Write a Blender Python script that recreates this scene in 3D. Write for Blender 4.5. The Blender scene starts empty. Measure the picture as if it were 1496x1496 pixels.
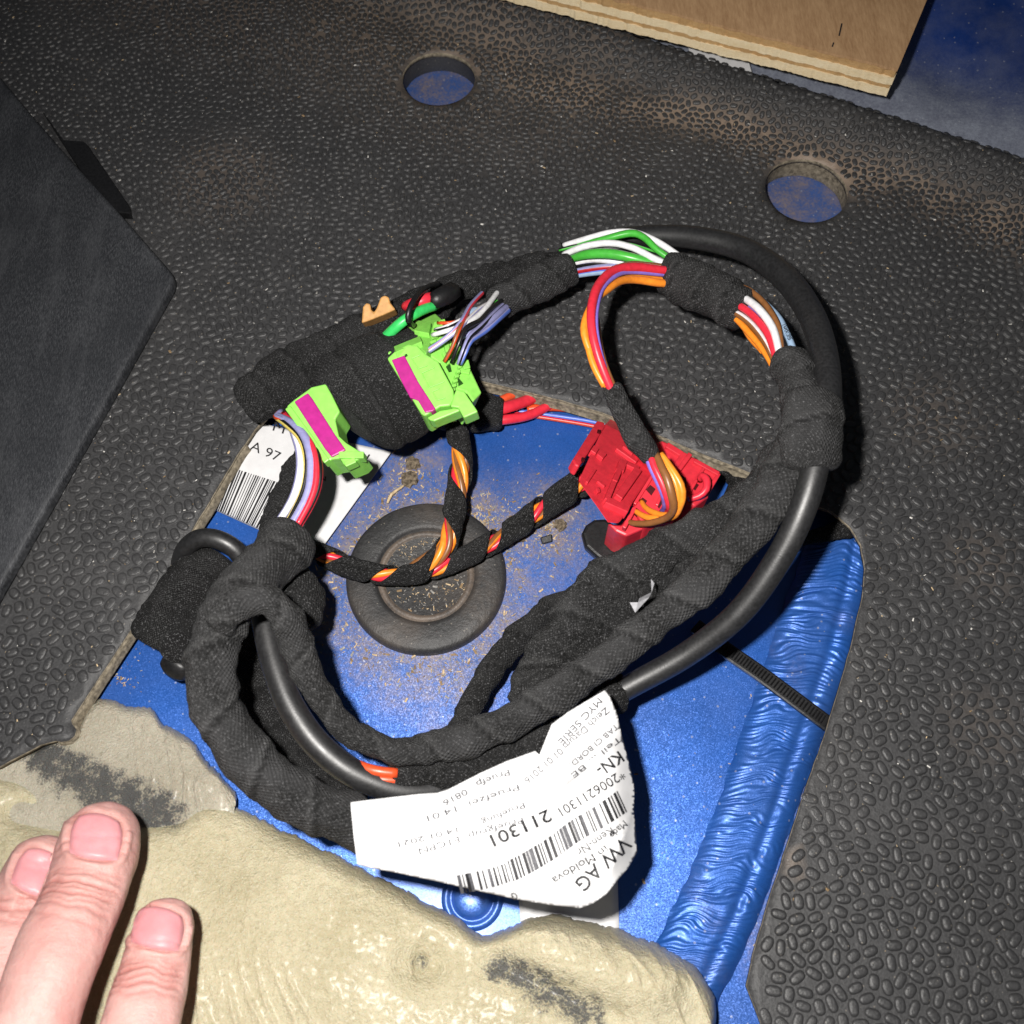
import bpy, bmesh, math, random
from mathutils import Vector, Matrix, noise
from mathutils.bvhtree import BVHTree
from mathutils.geometry import delaunay_2d_cdt

random.seed(7)
sc = bpy.context.scene
MM = 0.001

# ------------------------------------------------------------------ camera, light, exposure
TILT = math.radians(24.0)
DIST = 0.330
FPX = 1500.0
cam_loc = Vector((0, -DIST * math.sin(TILT), DIST * math.cos(TILT)))
RX = Vector((1, 0, 0))
UP = Vector((0, math.cos(TILT), math.sin(TILT)))
FW = Vector((0, math.sin(TILT), -math.cos(TILT)))
cd = bpy.data.cameras.new('camera')
cam = bpy.data.objects.new('camera', cd)
sc.collection.objects.link(cam)
cam.matrix_world = Matrix(((RX.x, UP.x, -FW.x, cam_loc.x), (RX.y, UP.y, -FW.y, cam_loc.y), (RX.z, UP.z, -FW.z, cam_loc.z), (0, 0, 0, 1)))
cd.sensor_width = 36.0
cd.lens = 36.0 * FPX / 1496.0
cd.clip_start = 0.005
cd.clip_end = 20.0
cd.dof.use_dof = True
cd.dof.focus_distance = 0.315
cd.dof.aperture_fstop = 22.0
sc.camera = cam

w = bpy.data.worlds.new('World')
sc.world = w
w.use_nodes = True
w.node_tree.nodes['Background'].inputs['Color'].default_value = (0.55, 0.62, 0.72, 1)
w.node_tree.nodes['Background'].inputs['Strength'].default_value = 0.055

ld = bpy.data.lights.new('phone_flash', 'SPOT')          # the phone's flash, up and left of its lens
ld.energy = 7.6
ld.spot_size = math.radians(126)
ld.spot_blend = 1.0
ld.shadow_soft_size = 0.0055
ld.color = (1.0, 0.965, 0.92)
flash = bpy.data.objects.new('phone_flash', ld)
sc.collection.objects.link(flash)
flash.location = cam_loc - RX * 0.030 + UP * 0.022 - FW * 0.005
flash.rotation_euler = (Vector((0.004, -0.042, 0)) - flash.location).to_track_quat('-Z', 'Y').to_euler()

sc.view_settings.view_transform = 'Standard'
sc.view_settings.look = 'None'
sc.view_settings.gamma = 1.0
sc.view_settings.exposure = 0.0
sc.cycles.use_denoising = True
sc.cycles.max_bounces = 6

# ------------------------------------------------------------------ helpers: projection of the survey points
def ray(px, py):
    return FW + RX * ((px - 748.0) / FPX) + UP * ((748.0 - py) / FPX)

def P(px, py, z=0.0):
    d = ray(px, py)
    return cam_loc + d * ((z * MM - cam_loc.z) / d.z)

def PP(px, py, o, n):
    d = ray(px, py)
    return cam_loc + d * ((o - cam_loc).dot(n) / d.dot(n))

def depth(p):
    return (p - cam_loc).dot(FW)

def rad(wpx, p):
    return 0.5 * wpx * depth(p) / FPX

def sstep(a, b, x):
    if a == b:
        return 0.0 if x < a else 1.0
    t = max(0.0, min(1.0, (x - a) / (b - a)))
    return t * t * (3 - 2 * t)

def lin(c):
    return tuple(((v / 255) / 12.92 if v / 255 <= 0.04045 else ((v / 255 + 0.055) / 1.055) ** 2.4) for v in c) + (1.0,)

# ------------------------------------------------------------------ helpers: materials
class NT:
    def __init__(self, name):
        self.m = bpy.data.materials.new(name)
        self.m.use_nodes = True
        self.t = self.m.node_tree
        self.b = self.t.nodes['Principled BSDF']
    def n(self, typ, **kw):
        nd = self.t.nodes.new(typ)
        for k, v in kw.items():
            if k.startswith('i_'):
                key = k[2:]
                key = int(key) if key.isdigit() else key.replace('_', ' ')
                nd.inputs[key].default_value = v
            else:
                setattr(nd, k, v)
        return nd
    def l(self, a, b):
        self.t.links.new(a, b)
    def set(self, **kw):
        for k, v in kw.items():
            self.b.inputs[k.replace('_', ' ')].default_value = v
    def noise(self, vec, scale, detail=3, rough=0.55):
        nd = self.n('ShaderNodeTexNoise')
        nd.inputs['Scale'].default_value = scale
        nd.inputs['Detail'].default_value = detail
        nd.inputs['Roughness'].default_value = rough
        self.l(vec, nd.inputs['Vector'])
        return nd.outputs['Fac']
    def ramp(self, fac, lo, hi, c0=(0, 0, 0, 1), c1=(1, 1, 1, 1)):
        nd = self.n('ShaderNodeValToRGB')
        e = nd.color_ramp.elements
        e[0].position, e[1].position = lo, hi
        e[0].color, e[1].color = c0, c1
        self.l(fac, nd.inputs['Fac'])
        return nd.outputs['Color']
    def mix(self, fac, a, b, blend='MIX'):
        nd = self.n('ShaderNodeMix', data_type='RGBA', blend_type=blend)
        for s, v in ((nd.inputs[0], fac), (nd.inputs[6], a), (nd.inputs[7], b)):
            if hasattr(v, 'links') or hasattr(v, 'is_linked'):
                self.l(v, s)
            else:
                s.default_value = v
        return nd.outputs[2]
    def math(self, op, a, b=0.0, c=None):
        nd = self.n('ShaderNodeMath', operation=op)
        for s, v in zip(nd.inputs, (a, b, c)):
            if v is None:
                continue
            if hasattr(v, 'is_linked'):
                self.l(v, s)
            else:
                s.default_value = v
        return nd.outputs[0]
    def bump(self, h, strength=0.5, dist=0.0005, normal=None):
        nd = self.n('ShaderNodeBump')
        nd.inputs['Strength'].default_value = strength
        nd.inputs['Distance'].default_value = dist
        self.l(h, nd.inputs['Height'])
        if normal is not None:
            self.l(normal, nd.inputs['Normal'])
        self.l(nd.outputs['Normal'], self.b.inputs['Normal'])
        return nd.outputs['Normal']
    def obj(self):
        return self.n('ShaderNodeTexCoord').outputs['Object']
    def geo(self):
        return self.n('ShaderNodeNewGeometry').outputs['Position']

MATS = {}
def plain(name, col, rough=0.4, spec=0.5, grain=0.12, scale=900.0, bump=0.15, coat=0.0, sss=0.0):
    if name in MATS:
        return MATS[name]
    t = NT(name)
    pos = t.geo()
    f = t.noise(pos, scale, 4)
    dk = tuple(v * (1 - 2.2 * grain) for v in col[:3]) + (1,)
    lt = tuple(min(1, v * (1 + grain)) for v in col[:3]) + (1,)
    t.l(t.ramp(f, 0.3, 0.7, dk, lt), t.b.inputs['Base Color'])
    f2 = t.noise(pos, 160.0, 3)
    t.l(t.math('MULTIPLY_ADD', f2, 0.3, rough - 0.15), t.b.inputs['Roughness'])
    t.set(Specular_IOR_Level=spec, Coat_Weight=coat)
    if sss:
        t.set(Subsurface_Weight=sss, Subsurface_Scale=0.002)
    if bump:
        t.bump(t.noise(pos, scale * 1.5, 2), bump, 0.0002)
    MATS[name] = t.m
    return t.m

def uvnode(t):
    return t.n('ShaderNodeUVMap').outputs['UV']

def striped(name, c1, c2, width=0.13, rough=0.35):
    """insulated wire with a coloured tracer line along it"""
    if name in MATS:
        return MATS[name]
    t = NT(name)
    sep = t.n('ShaderNodeSeparateXYZ')
    t.l(uvnode(t), sep.inputs[0])
    fr = t.math('FRACT', sep.outputs[1])
    d = t.math('ABSOLUTE', t.math('SUBTRACT', fr, 0.3))
    m = t.math('LESS_THAN', d, width)
    col = t.mix(m, c1, c2)
    pos = t.geo()
    g = t.ramp(t.noise(pos, 700, 3), 0.3, 0.7, (0.8, 0.79, 0.78, 1), (1, 1, 1, 1))
    t.l(t.mix(1.0, col, g, 'MULTIPLY'), t.b.inputs['Base Color'])
    t.set(Roughness=rough, Specular_IOR_Level=0.5)
    MATS[name] = t.m
    return t.m

def cloth(name, base=0.020, hi=0.075, pu=1.25, pv=0.95, depth_=0.0005, strength=0.9, speck=0.5):
    """woven fleece tape: weave from the unwrapped tape, fibre glints painted as pale specks"""
    t = NT(name)
    sep = t.n('ShaderNodeSeparateXYZ')
    uv = uvnode(t)
    t.l(uv, sep.inputs[0])
    pos = t.geo()
    wob = t.math('MULTIPLY', t.noise(pos, 120.0, 2), 5.0)
    su = t.math('SINE', t.math('ADD', t.math('MULTIPLY', sep.outputs[0], 2 * math.pi / pu), wob))
    sv = t.math('SINE', t.math('ADD', t.math('MULTIPLY', sep.outputs[1], 2 * math.pi / pv), wob))
    wv = t.math('MULTIPLY', su, sv)
    fib = t.noise(pos, 1300.0, 4, 0.7)
    fib2 = t.noise(pos, 2600.0, 2, 0.6)
    patch = t.noise(pos, 75.0, 3)
    h = t.math('ADD', t.math('MULTIPLY', wv, 0.62), t.math('MULTIPLY', fib, 1.1))
    c0 = t.ramp(fib, 0.36, 0.74, (base * 0.35, base * 0.35, base * 0.36, 1), (hi, hi, hi * 1.02, 1))
    c1 = t.mix(t.math('MULTIPLY_ADD', wv, 0.42, 0.36), c0, (base * 0.45, base * 0.45, base * 0.45, 1))
    c1 = t.mix(t.ramp(patch, 0.42, 0.7), c1, (hi * 0.62, hi * 0.62, hi * 0.64, 1))
    sp = t.ramp(t.math('MULTIPLY', fib2, t.math('ADD', fib, 0.25)), 0.46, 0.58)
    c2 = t.mix(t.math('MULTIPLY', sp, speck), c1, (0.30, 0.30, 0.31, 1))  # glints of the fibres mixed into the base colour
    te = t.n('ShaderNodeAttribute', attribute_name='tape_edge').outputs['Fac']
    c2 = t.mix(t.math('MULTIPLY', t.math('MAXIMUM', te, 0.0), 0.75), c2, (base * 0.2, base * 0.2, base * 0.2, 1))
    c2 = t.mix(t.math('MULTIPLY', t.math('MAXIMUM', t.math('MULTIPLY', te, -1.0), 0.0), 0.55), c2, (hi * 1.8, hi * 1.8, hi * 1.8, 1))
    t.l(c2, t.b.inputs['Base Color'])
    t.set(Roughness=0.85, Specular_IOR_Level=0.18, Sheen_Weight=0.04, Sheen_Roughness=0.5)
    t.bump(h, strength, depth_)
    MATS[name] = t.m
    return t.m

def blue_paint(name, flake=0.21, coat=0.28, rough=0.42, dirt=(0.26, 0.19, 0.12, 1), dusty=0.0, film_k=0.28, base=(0.018, 0.108, 0.45)):
    t = NT(name)
    pos = t.geo()
    big = t.noise(pos, 25.0, 4)
    col = t.mix(t.ramp(big, 0.35, 0.7), tuple(v * 0.8 for v in base) + (1,), tuple(v * 1.12 for v in base) + (1,))
    vor = t.n('ShaderNodeTexVoronoi', feature='F1')
    vor.inputs['Scale'].default_value = 3600.0
    t.l(pos, vor.inputs['Vector'])
    fl = t.n('ShaderNodeVectorMath', operation='SUBTRACT')
    t.l(vor.outputs['Color'], fl.inputs[0]); fl.inputs[1].default_value = (0.5, 0.5, 0.5)
    fs = t.n('ShaderNodeVectorMath', operation='SCALE'); fs.inputs['Scale'].default_value = flake
    t.l(fl.outputs[0], fs.inputs[0])
    g = t.n('ShaderNodeNewGeometry')
    ad = t.n('ShaderNodeVectorMath', operation='ADD')
    t.l(g.outputs['Normal'], ad.inputs[0]); t.l(fs.outputs[0], ad.inputs[1])
    nn = t.n('ShaderNodeVectorMath', operation='NORMALIZE')
    t.l(ad.outputs[0], nn.inputs[0])
    t.l(nn.outputs[0], t.b.inputs['Normal'])
    # dust film and soil lying on the paint
    att = t.n('ShaderNodeAttribute', attribute_name='soil')
    sn = t.math('ADD', t.math('MULTIPLY', t.noise(pos, 90.0, 6, 0.7), 0.7), t.math('MULTIPLY', t.noise(pos, 900.0, 3, 0.7), 0.5))
    sm = t.math('MULTIPLY', t.ramp(sn, 0.5, 0.78), att.outputs['Fac'])
    film = t.math('MULTIPLY', t.ramp(t.noise(pos, 60.0, 5, 0.65), 0.35, 0.8), 0.10 + dusty)
    fn = t.math('MAXIMUM', t.math('MULTIPLY', att.outputs['Fac'], film_k), film)
    col = t.mix(fn, col, (0.20, 0.21, 0.24, 1))
    col = t.mix(sm, col, dirt)
    # fine scratches and pale specks
    spk = t.n('ShaderNodeTexVoronoi', feature='F1'); spk.inputs['Scale'].default_value = 330.0
    t.l(pos, spk.inputs['Vector'])
    s1 = t.math('LESS_THAN', spk.outputs['Distance'], 0.12)
    col = t.mix(t.math('MULTIPLY', s1, 0.35), col, (0.5, 0.52, 0.56, 1))
    t.l(col, t.b.inputs['Base Color'])
    inv = t.math('SUBTRACT', 1.0, t.math('MAXIMUM', fn, sm))
    t.l(t.math('MULTIPLY', inv, 0.40), t.b.inputs['Metallic'])
    t.set(Roughness=rough, Coat_Weight=coat, Coat_Roughness=0.28)
    MATS[name] = t.m
    return t.m

# ------------------------------------------------------------------ helpers: objects
def link(o):
    sc.collection.objects.link(o)
    return o

def attach(o, parent):
    if parent is not None:
        o.parent = parent
        o.matrix_parent_inverse = Matrix.Translation(-base_of(parent))

def base_of(p):
    v = Vector(p.location)
    return v if p.parent is None else v

def thing(name, label, cat, loc=None, group=None):
    o = bpy.data.objects.new(name, None)
    o.empty_display_size = 0.005
    link(o)
    if loc is not None:
        o.location = loc
    o['label'] = label
    o['category'] = cat
    if group:
        o['group'] = group
    return o

def tag(o, label, cat, group=None):
    o['label'] = label
    o['category'] = cat
    if group:
        o['group'] = group
    return o

def mesh_obj(name, verts, faces, mat, parent=None, uvs=None, smooth=True, mats=None):
    me = bpy.data.meshes.new(name)
    me.from_pydata([tuple(v) for v in verts], [], faces)
    if uvs is not None:
        lay = me.uv_layers.new(name='UVMap')
        for lp in me.loops:
            pass
        k = 0
        for poly, fuv in zip(me.polygons, uvs):
            for li, u in zip(poly.loop_indices, fuv):
                lay.data[li].uv = u
    for m in ([mat] if mats is None else mats):
        me.materials.append(m)
    if smooth:
        me.polygons.foreach_set('use_smooth', [True] * len(me.polygons))
    me.update()
    o = link(bpy.data.objects.new(name, me))
    if parent is not None:
        o.parent = parent
        # parents are unrotated empties or meshes built in world coordinates
        off = Vector((0, 0, 0))
        q = parent
        while q is not None:
            off += Vector(q.location)
            q = q.parent
        o.matrix_parent_inverse = Matrix.Translation(-off) if parent.parent is None else Matrix.Translation(-Vector(parent.location))
    return o

def bevel(o, width_mm, seg=2, angle=40):
    m = o.modifiers.new('edge_round', 'BEVEL')
    m.width = width_mm * MM
    m.segments = seg
    m.limit_method = 'ANGLE'
    m.angle_limit = math.radians(angle)
    m.harden_normals = False
    return o

def catmull(pts, step):
    """pts: list of tuples of floats; returns resampled list at about `step` world distance (first 3 entries are xyz)"""
    n = len(pts)
    out = []
    for i in range(n - 1):
        p0 = pts[max(0, i - 1)]; p1 = pts[i]; p2 = pts[i + 1]; p3 = pts[min(n - 1, i + 2)]
        L = math.dist(p1[:3], p2[:3])
        k = max(2, int(L / step))
        for j in range(k):
            t = j / k
            t2, t3 = t * t, t * t * t
            out.append(tuple(0.5 * (2 * b + (c - a) * t + (2 * a - 5 * b + 4 * c - d) * t2 + (3 * b - a - 3 * c + d) * t3)
                             for a, b, c, d in zip(p0, p1, p2, p3)))
    out.append(tuple(pts[-1]))
    return out

def path(spec, step=0.0015):
    """spec: (px, py, z_mm, width_px) -> resampled [(Vector, radius)]"""
    raw = []
    for s in spec:
        p = P(s[0], s[1], s[2])
        raw.append((p.x, p.y, p.z, rad(s[3], p)))
    r = catmull(raw, step)
    return [(Vector(q[:3]), max(q[3], 0.0001)) for q in r]

def frames(pts):
    n = len(pts)
    out = []
    Z = Vector((0, 0, 1))
    for i in range(n):
        t = (pts[min(n - 1, i + 1)] - pts[max(0, i - 1)])
        t = t.normalized() if t.length > 1e-9 else Vector((1, 0, 0))
        s = t.cross(Z)
        if s.length < 1e-3:
            s = Vector((1, 0, 0))
        s.normalize()
        out.append((t, s, s.cross(t).normalized()))
    return out

EDGE = []
def tube_geo(pr, seg=14, flat=1.0, lump=0.0, lump_scale=120.0, wrap=0.0, wrap_pitch=0.012, seed=0.0, caps=True, cap_round=0.35):
    pts = [p for p, _ in pr]
    fr = frames(pts)
    V, F, U = [], [], []
    EDGE.clear()
    s_len = 0.0
    lens = []
    for i, (p, r) in enumerate(pr):
        if i:
            s_len += (p - pts[i - 1]).length
        lens.append(s_len)
    n = len(pr)
    rmean = sum(r for _, r in pr) / n
    for i, (p, r) in enumerate(pr):
        t, s, u = fr[i]
        e = 1.0
        if caps and cap_round > 0:
            dd = min(lens[i], s_len - lens[i]) / max(1e-6, r * cap_round)
            if dd < 1:
                e = 0.72 + 0.28 * math.sqrt(max(0.0, 1 - (1 - dd) ** 2))
        for k in range(seg):
            a = 2 * math.pi * k / seg
            rr = r * e
            d = s * math.cos(a) + u * (math.sin(a) * flat)
            q = p + d * rr
            if lump:
                rr2 = lump * noise.noise((q + Vector((seed, seed * 1.7, 0))) * lump_scale)
                rr2 += 0.5 * lump * noise.noise((q + Vector((seed, 0, seed))) * lump_scale * 3.1)
                q = q + d.normalized() * rr2
            if wrap:
                ph = (lens[i] / wrap_pitch + a / (2 * math.pi)) % 1.0
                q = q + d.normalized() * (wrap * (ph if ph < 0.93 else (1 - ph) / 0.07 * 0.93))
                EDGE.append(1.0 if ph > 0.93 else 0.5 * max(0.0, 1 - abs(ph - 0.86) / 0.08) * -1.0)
            else:
                EDGE.append(0.0)
            V.append(q)
    for i in range(n - 1):
        for k in range(seg):
            k2 = (k + 1) % seg
            F.append((i * seg + k, i * seg + k2, (i + 1) * seg + k2, (i + 1) * seg + k))
            c = 2 * math.pi * rmean / MM / seg
            U.append(((lens[i] / MM, k * c), (lens[i] / MM, (k + 1) * c), (lens[i + 1] / MM, (k + 1) * c), (lens[i + 1] / MM, k * c)))
    if caps:
        F.append(tuple(reversed(range(seg)))); U.append([(0, 0)] * seg)
        F.append(tuple((n - 1) * seg + k for k in range(seg))); U.append([(0, 0)] * seg)
    return V, F, U

def tube(name, spec, mat, parent, step=0.0015, **kw):
    pr = path(spec, step)
    V, F, U = tube_geo(pr, **kw)
    return mesh_obj(name, V, F, mat, parent, U)

SLEEVES = []
def sleeve(spec, mat, parent, name='tape_sleeve', seg=30, lump=0.0012, wrap=0.0008, pitch=0.0125, flat=1.0, step=0.0010, **kw):
    pr = [(p, max(0.65 * r, r - 0.0011)) for p, r in path(spec, step)]      # the wound tape adds about a millimetre
    V, F, U = tube_geo(pr, seg=seg, lump=lump, wrap=wrap, wrap_pitch=pitch, flat=flat, seed=random.random() * 9, **kw)
    o = mesh_obj(name, V, F, mat, parent, U)
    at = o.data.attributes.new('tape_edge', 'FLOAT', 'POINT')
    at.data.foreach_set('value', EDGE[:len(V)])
    SLEEVES.append((V, F))
    return o

def wire(spec, mat, parent, name='wire', seg=10, step=0.0015):
    """wire: the tracer stripe needs v in turns, so the unwrap runs 0..1 round it"""
    pr = path(spec, step)
    return wire_pr(pr, mat, parent, name, seg)

def wire_pr(pr, mat, parent, name='wire', seg=10):
    V, F, U = tube_geo(pr, seg=seg, caps=True, cap_round=0.0)
    n = len(pr)
    U2 = []
    for i in range(n - 1):
        for k in range(seg):
            U2.append(((i, k / seg), (i, (k + 1) / seg), (i + 1, (k + 1) / seg), (i + 1, k / seg)))
    U2 += [[(0, 0)] * seg] * 2
    return mesh_obj(name, V, F, mat, parent, U2)

def twisted(spec, mats, parent, wpx, off=0.62, pitch=0.022, phase=0.0, name='wire', step=0.0012):
    """several wires twisted round one centre line; spec width is the bundle's"""
    pr = path(spec, step)
    fr = frames([p for p, _ in pr])
    n = len(mats)
    for k, m in enumerate(mats):
        out = []
        s = 0.0
        for i, (p, r) in enumerate(pr):
            if i:
                s += (p - pr[i - 1][0]).length
            a = phase + 2 * math.pi * (k / n + s / pitch)
            q = p + (fr[i][1] * math.cos(a) + fr[i][2] * math.sin(a)) * r * off
            out.append((q, rad(wpx, q)))
        wire_pr(out, m, parent, name)

def spiral_tape(spec, mat, parent, pitch=0.016, cover=0.78, name='spiral_tape', seg=20, phase=0.0, step=0.0008):
    """a ribbon of tape wound in an open spiral"""
    pr = path(spec, step)
    pts = [p for p, _ in pr]
    fr = frames(pts)
    lens = [0.0]
    for i in range(1, len(pts)):
        lens.append(lens[-1] + (pts[i] - pts[i - 1]).length)
    L = lens[-1]
    def sample(s):
        s = max(0.0, min(L, s))
        lo, hi = 0, len(lens) - 1
        while hi - lo > 1:
            m = (lo + hi) // 2
            if lens[m] <= s: lo = m
            else: hi = m
        t = (s - lens[lo]) / max(1e-9, lens[hi] - lens[lo])
        p = pts[lo].lerp(pts[hi], t)
        return p, pr[lo][1] * (1 - t) + pr[hi][1] * t, fr[lo]
    V, F, U = [], [], []
    nt = int((L / pitch + 1) * seg)
    nw = 12
    for i in range(nt + 1):
        turn = i / seg - 1.0
        a = 2 * math.pi * (turn + phase)
        for j in range(nw + 1):
            s = turn * pitch + cover * pitch * j / nw
            jit = 0.0006 * noise.noise(Vector((turn * 3.1, j * 7.7 if j in (0, nw) else 0.3, phase * 10)))
            p, r, (t, sd, u) = sample(s + (jit if j in (0, nw) else 0))
            rr = r * (1 + 0.04 * j / nw) + 0.0003 * noise.noise(Vector((turn * 5, j * 0.6, 2.2)))
            V.append(p + (sd * math.cos(a) + u * math.sin(a)) * rr)
    for i in range(nt):
        for j in range(nw):
            s = (i / seg - 1.0) * pitch + cover * pitch * (j + 0.5) / nw
            if s < 0 or s > L:
                continue
            q = (i * (nw + 1) + j, i * (nw + 1) + j + 1, (i + 1) * (nw + 1) + j + 1, (i + 1) * (nw + 1) + j)
            F.append(q)
            c = 0.9
            U.append(((j * 0.8, i * c), ((j + 1) * 0.8, i * c), ((j + 1) * 0.8, (i + 1) * c), (j * 0.8, (i + 1) * c)))
    o = mesh_obj(name, V, F, mat, parent, U)
    m = o.modifiers.new('thickness', 'SOLIDIFY'); m.thickness = 0.0004; m.offset = 1.0
    SLEEVES.append((V, F))
    return o

def prism(name, pix, o, n, thick_mm, mat, parent=None, bev=0.4, lift=0.0, conv=None, seg=2, ext=None):
    """outline traced on the plane (o, n), extruded back by its real thickness"""
    n = n.normalized()
    o2 = o + n * lift * MM
    top = [PP(*(conv(*q) if conv else q), o2, n) for q in pix]
    ar = Vector((0, 0, 0))
    for i in range(len(top)):
        ar += (top[i] - o).cross(top[(i + 1) % len(top)] - o)
    if ar.dot(n) < 0:
        top.reverse()
    bot = [p - (n if ext is None else ext) * thick_mm * MM for p in top]
    k = len(top)
    V = top + bot
    F = [tuple(range(k)), tuple(reversed(range(k, 2 * k)))]
    for i in range(k):
        j = (i + 1) % k
        F.append((i, i + k, j + k, j))
    ob = mesh_obj(name, V, F, mat, parent, smooth=False)
    if bev:
        bevel(ob, bev, seg)
    return ob

def bar(name, a, b, wpx, o, n, thick, mat, parent, lift=0.0, conv=None, bev=0.25):
    if conv:
        a, b = conv(*a), conv(*b)
    d = Vector((b[0] - a[0], b[1] - a[1])); d.normalize()
    q = Vector((-d.y, d.x)) * wpx * 0.5
    pix = [(a[0] + q.x, a[1] + q.y), (b[0] + q.x, b[1] + q.y), (b[0] - q.x, b[1] - q.y), (a[0] - q.x, a[1] - q.y)]
    return prism(name, pix, o, n, thick, mat, parent, bev, lift)

def lathe(name, centre, prof, mat, parent=None, seg=64, axis=Vector((0, 0, 1)), jitter=0.0):
    q = Vector((0, 0, 1)).rotation_difference(axis)
    V, F = [], []
    for r, z in prof:
        for k in range(seg):
            a = 2 * math.pi * k / seg
            rr = r * MM
            v = Vector((rr * math.cos(a), rr * math.sin(a), z * MM))
            if jitter:
                v += Vector((0, 0, jitter * noise.noise(v * 150 + Vector((3, 1, 2)))))
            V.append(centre + q @ v)
    for i in range(len(prof) - 1):
        for k in range(seg):
            k2 = (k + 1) % seg
            F.append((i * seg + k, i * seg + k2, (i + 1) * seg + k2, (i + 1) * seg + k))
    if prof[-1][0] < 1e-6 or True:
        F.append(tuple((len(prof) - 1) * seg + k for k in range(seg)))
    return mesh_obj(name, V, F, mat, parent)

def text_mesh(body, bold=0.0):
    cu = bpy.data.curves.new('print', 'FONT')
    cu.body = body
    cu.size = 1.0
    cu.offset = bold
    cu.resolution_u = 3
    ob = bpy.data.objects.new('print', cu)
    sc.collection.objects.link(ob)
    dg = bpy.context.evaluated_depsgraph_get()
    dg.update()
    me = bpy.data.meshes.new_from_object(ob.evaluated_get(dg))
    bm = bmesh.new(); bm.from_mesh(me)
    bmesh.ops.triangulate(bm, faces=bm.faces)
    for _ in range(3):
        le = [e for e in bm.edges if e.calc_length() > 0.16]
        if not le:
            break
        bmesh.ops.subdivide_edges(bm, edges=le, cuts=1)
        bmesh.ops.triangulate(bm, faces=[f for f in bm.faces if len(f.verts) > 3])
    bm.verts.index_update()
    vs = [v.co.copy() for v in bm.verts]
    fs = [tuple(v.index for v in f.verts) for f in bm.faces]
    bm.free()
    bpy.data.objects.remove(ob)
    bpy.data.curves.remove(cu)
    bpy.data.meshes.remove(me)
    return vs, fs

def print_text(body, a, b, cap, surf, mat, parent, bold=0.0):
    """text from pixel a towards b (centre line of the letters), cap height in px, laid on surf(px,py)"""
    vs, fs = text_mesh(body, bold)
    xs = [v.x for v in vs]
    wd = max(xs) - min(xs)
    d = Vector((b[0] - a[0], b[1] - a[1]))
    L = d.length
    d.normalize()
    u = Vector((d.y, -d.x))
    cs = cap / 0.69
    sx = L / wd
    V = []
    for v in vs:
        x = (v.x - min(xs)) * sx
        y = (v.y - 0.345) * cs
        V.append(surf(a[0] + d.x * x + u.x * y, a[1] + d.y * x + u.y * y))
    return mesh_obj('printed_text', V, fs, mat, parent, smooth=False)

# ------------------------------------------------------------------ materials
M_BLUE = blue_paint('blue_metallic_paint')
M_BLUE2 = blue_paint('dusty_blue_paint', dirt=(0.30, 0.33, 0.40, 1), film_k=0.85, dusty=0.35, base=(0.012, 0.05, 0.26))
M_CLOTH = cloth('fleece_tape', base=0.012, hi=0.050, speck=0.30)
M_CLOTH_D = cloth('dark_fleece_tape', base=0.006, hi=0.026, speck=0.30)
M_CLOTH_L = cloth('worn_fleece_tape', base=0.015, hi=0.062, speck=0.22, pu=1.5, pv=1.1)
M_FELT = cloth('black_felt', base=0.0045, hi=0.014, pu=0.9, pv=0.8, speck=0.35, strength=1.0)

def rubber(name, base=0.022, dusty=True, rough=0.40, spec=0.45):
    t = NT(name)
    pos = t.geo()
    f = t.noise(pos, 1500.0, 4, 0.65)
    big = t.noise(pos, 35.0, 5, 0.6)
    col = t.ramp(f, 0.25, 0.8, (base * 0.6, base * 0.6, base * 0.62, 1), (base * 1.5, base * 1.50, base * 1.56, 1))
    col = t.mix(t.math('MULTIPLY', t.ramp(big, 0.48, 0.75), 0.5), col, (0.058, 0.057, 0.058, 1))
    if dusty:
        att = t.n('ShaderNodeAttribute', attribute_name='soil')
        br = t.math('ADD', t.math('MULTIPLY', t.noise(pos, 48.0, 5, 0.65), 0.8), t.math('MULTIPLY', t.noise(pos, 700.0, 3), 0.35))
        m = t.math('MULTIPLY', t.ramp(br, 0.38, 0.60), att.outputs['Fac'])
        col = t.mix(m, col, (0.25, 0.19, 0.145, 1))
    sp = t.n('ShaderNodeTexVoronoi', feature='F1'); sp.inputs['Scale'].default_value = 420.0
    t.l(pos, sp.inputs['Vector'])
    s1 = t.math('LESS_THAN', sp.outputs['Distance'], 0.10)
    col = t.mix(t.math('MULTIPLY', s1, 0.4), col, (0.28, 0.25, 0.21, 1))
    t.l(col, t.b.inputs['Base Color'])
    t.l(t.math('MULTIPLY_ADD', big, 0.25, rough), t.b.inputs['Roughness'])
    t.set(Specular_IOR_Level=spec)
    t.bump(t.math('ADD', f, t.math('MULTIPLY', t.noise(pos, 500.0, 3), 1.3)), 0.55, 0.00028)
    MATS[name] = t.m
    return t.m
M_MAT = rubber('mat_rubber', base=0.040)
M_STUD = rubber('mat_stud_rubber', base=0.038, dusty=False, rough=0.31, spec=0.5)
M_GROMMET = rubber('grommet_rubber', base=0.026, dusty=True)
M_EDGE = plain('mat_cut_edge', (0.24, 0.205, 0.15, 1), 0.9, 0.2, 0.3, 700, 0.6)
M_CABLE = plain('black_cable_jacket', (0.017, 0.017, 0.018, 1), 0.44, 0.75, 0.25, 1200, 0.12)
M_BLACKP = plain('black_plastic', (0.010, 0.010, 0.011, 1), 0.42, 0.45, 0.2, 1000, 0.2)
M_GREEN = plain('green_plastic', lin((140, 214, 92)), 0.45, 0.4, 0.06, 500, 0.08)
M_MAGENTA = plain('magenta_plastic', lin((172, 32, 126)), 0.45, 0.4, 0.08, 500, 0.08)
M_RED = plain('red_plastic', lin((206, 46, 60)), 0.42, 0.45, 0.08, 500, 0.08)
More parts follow.
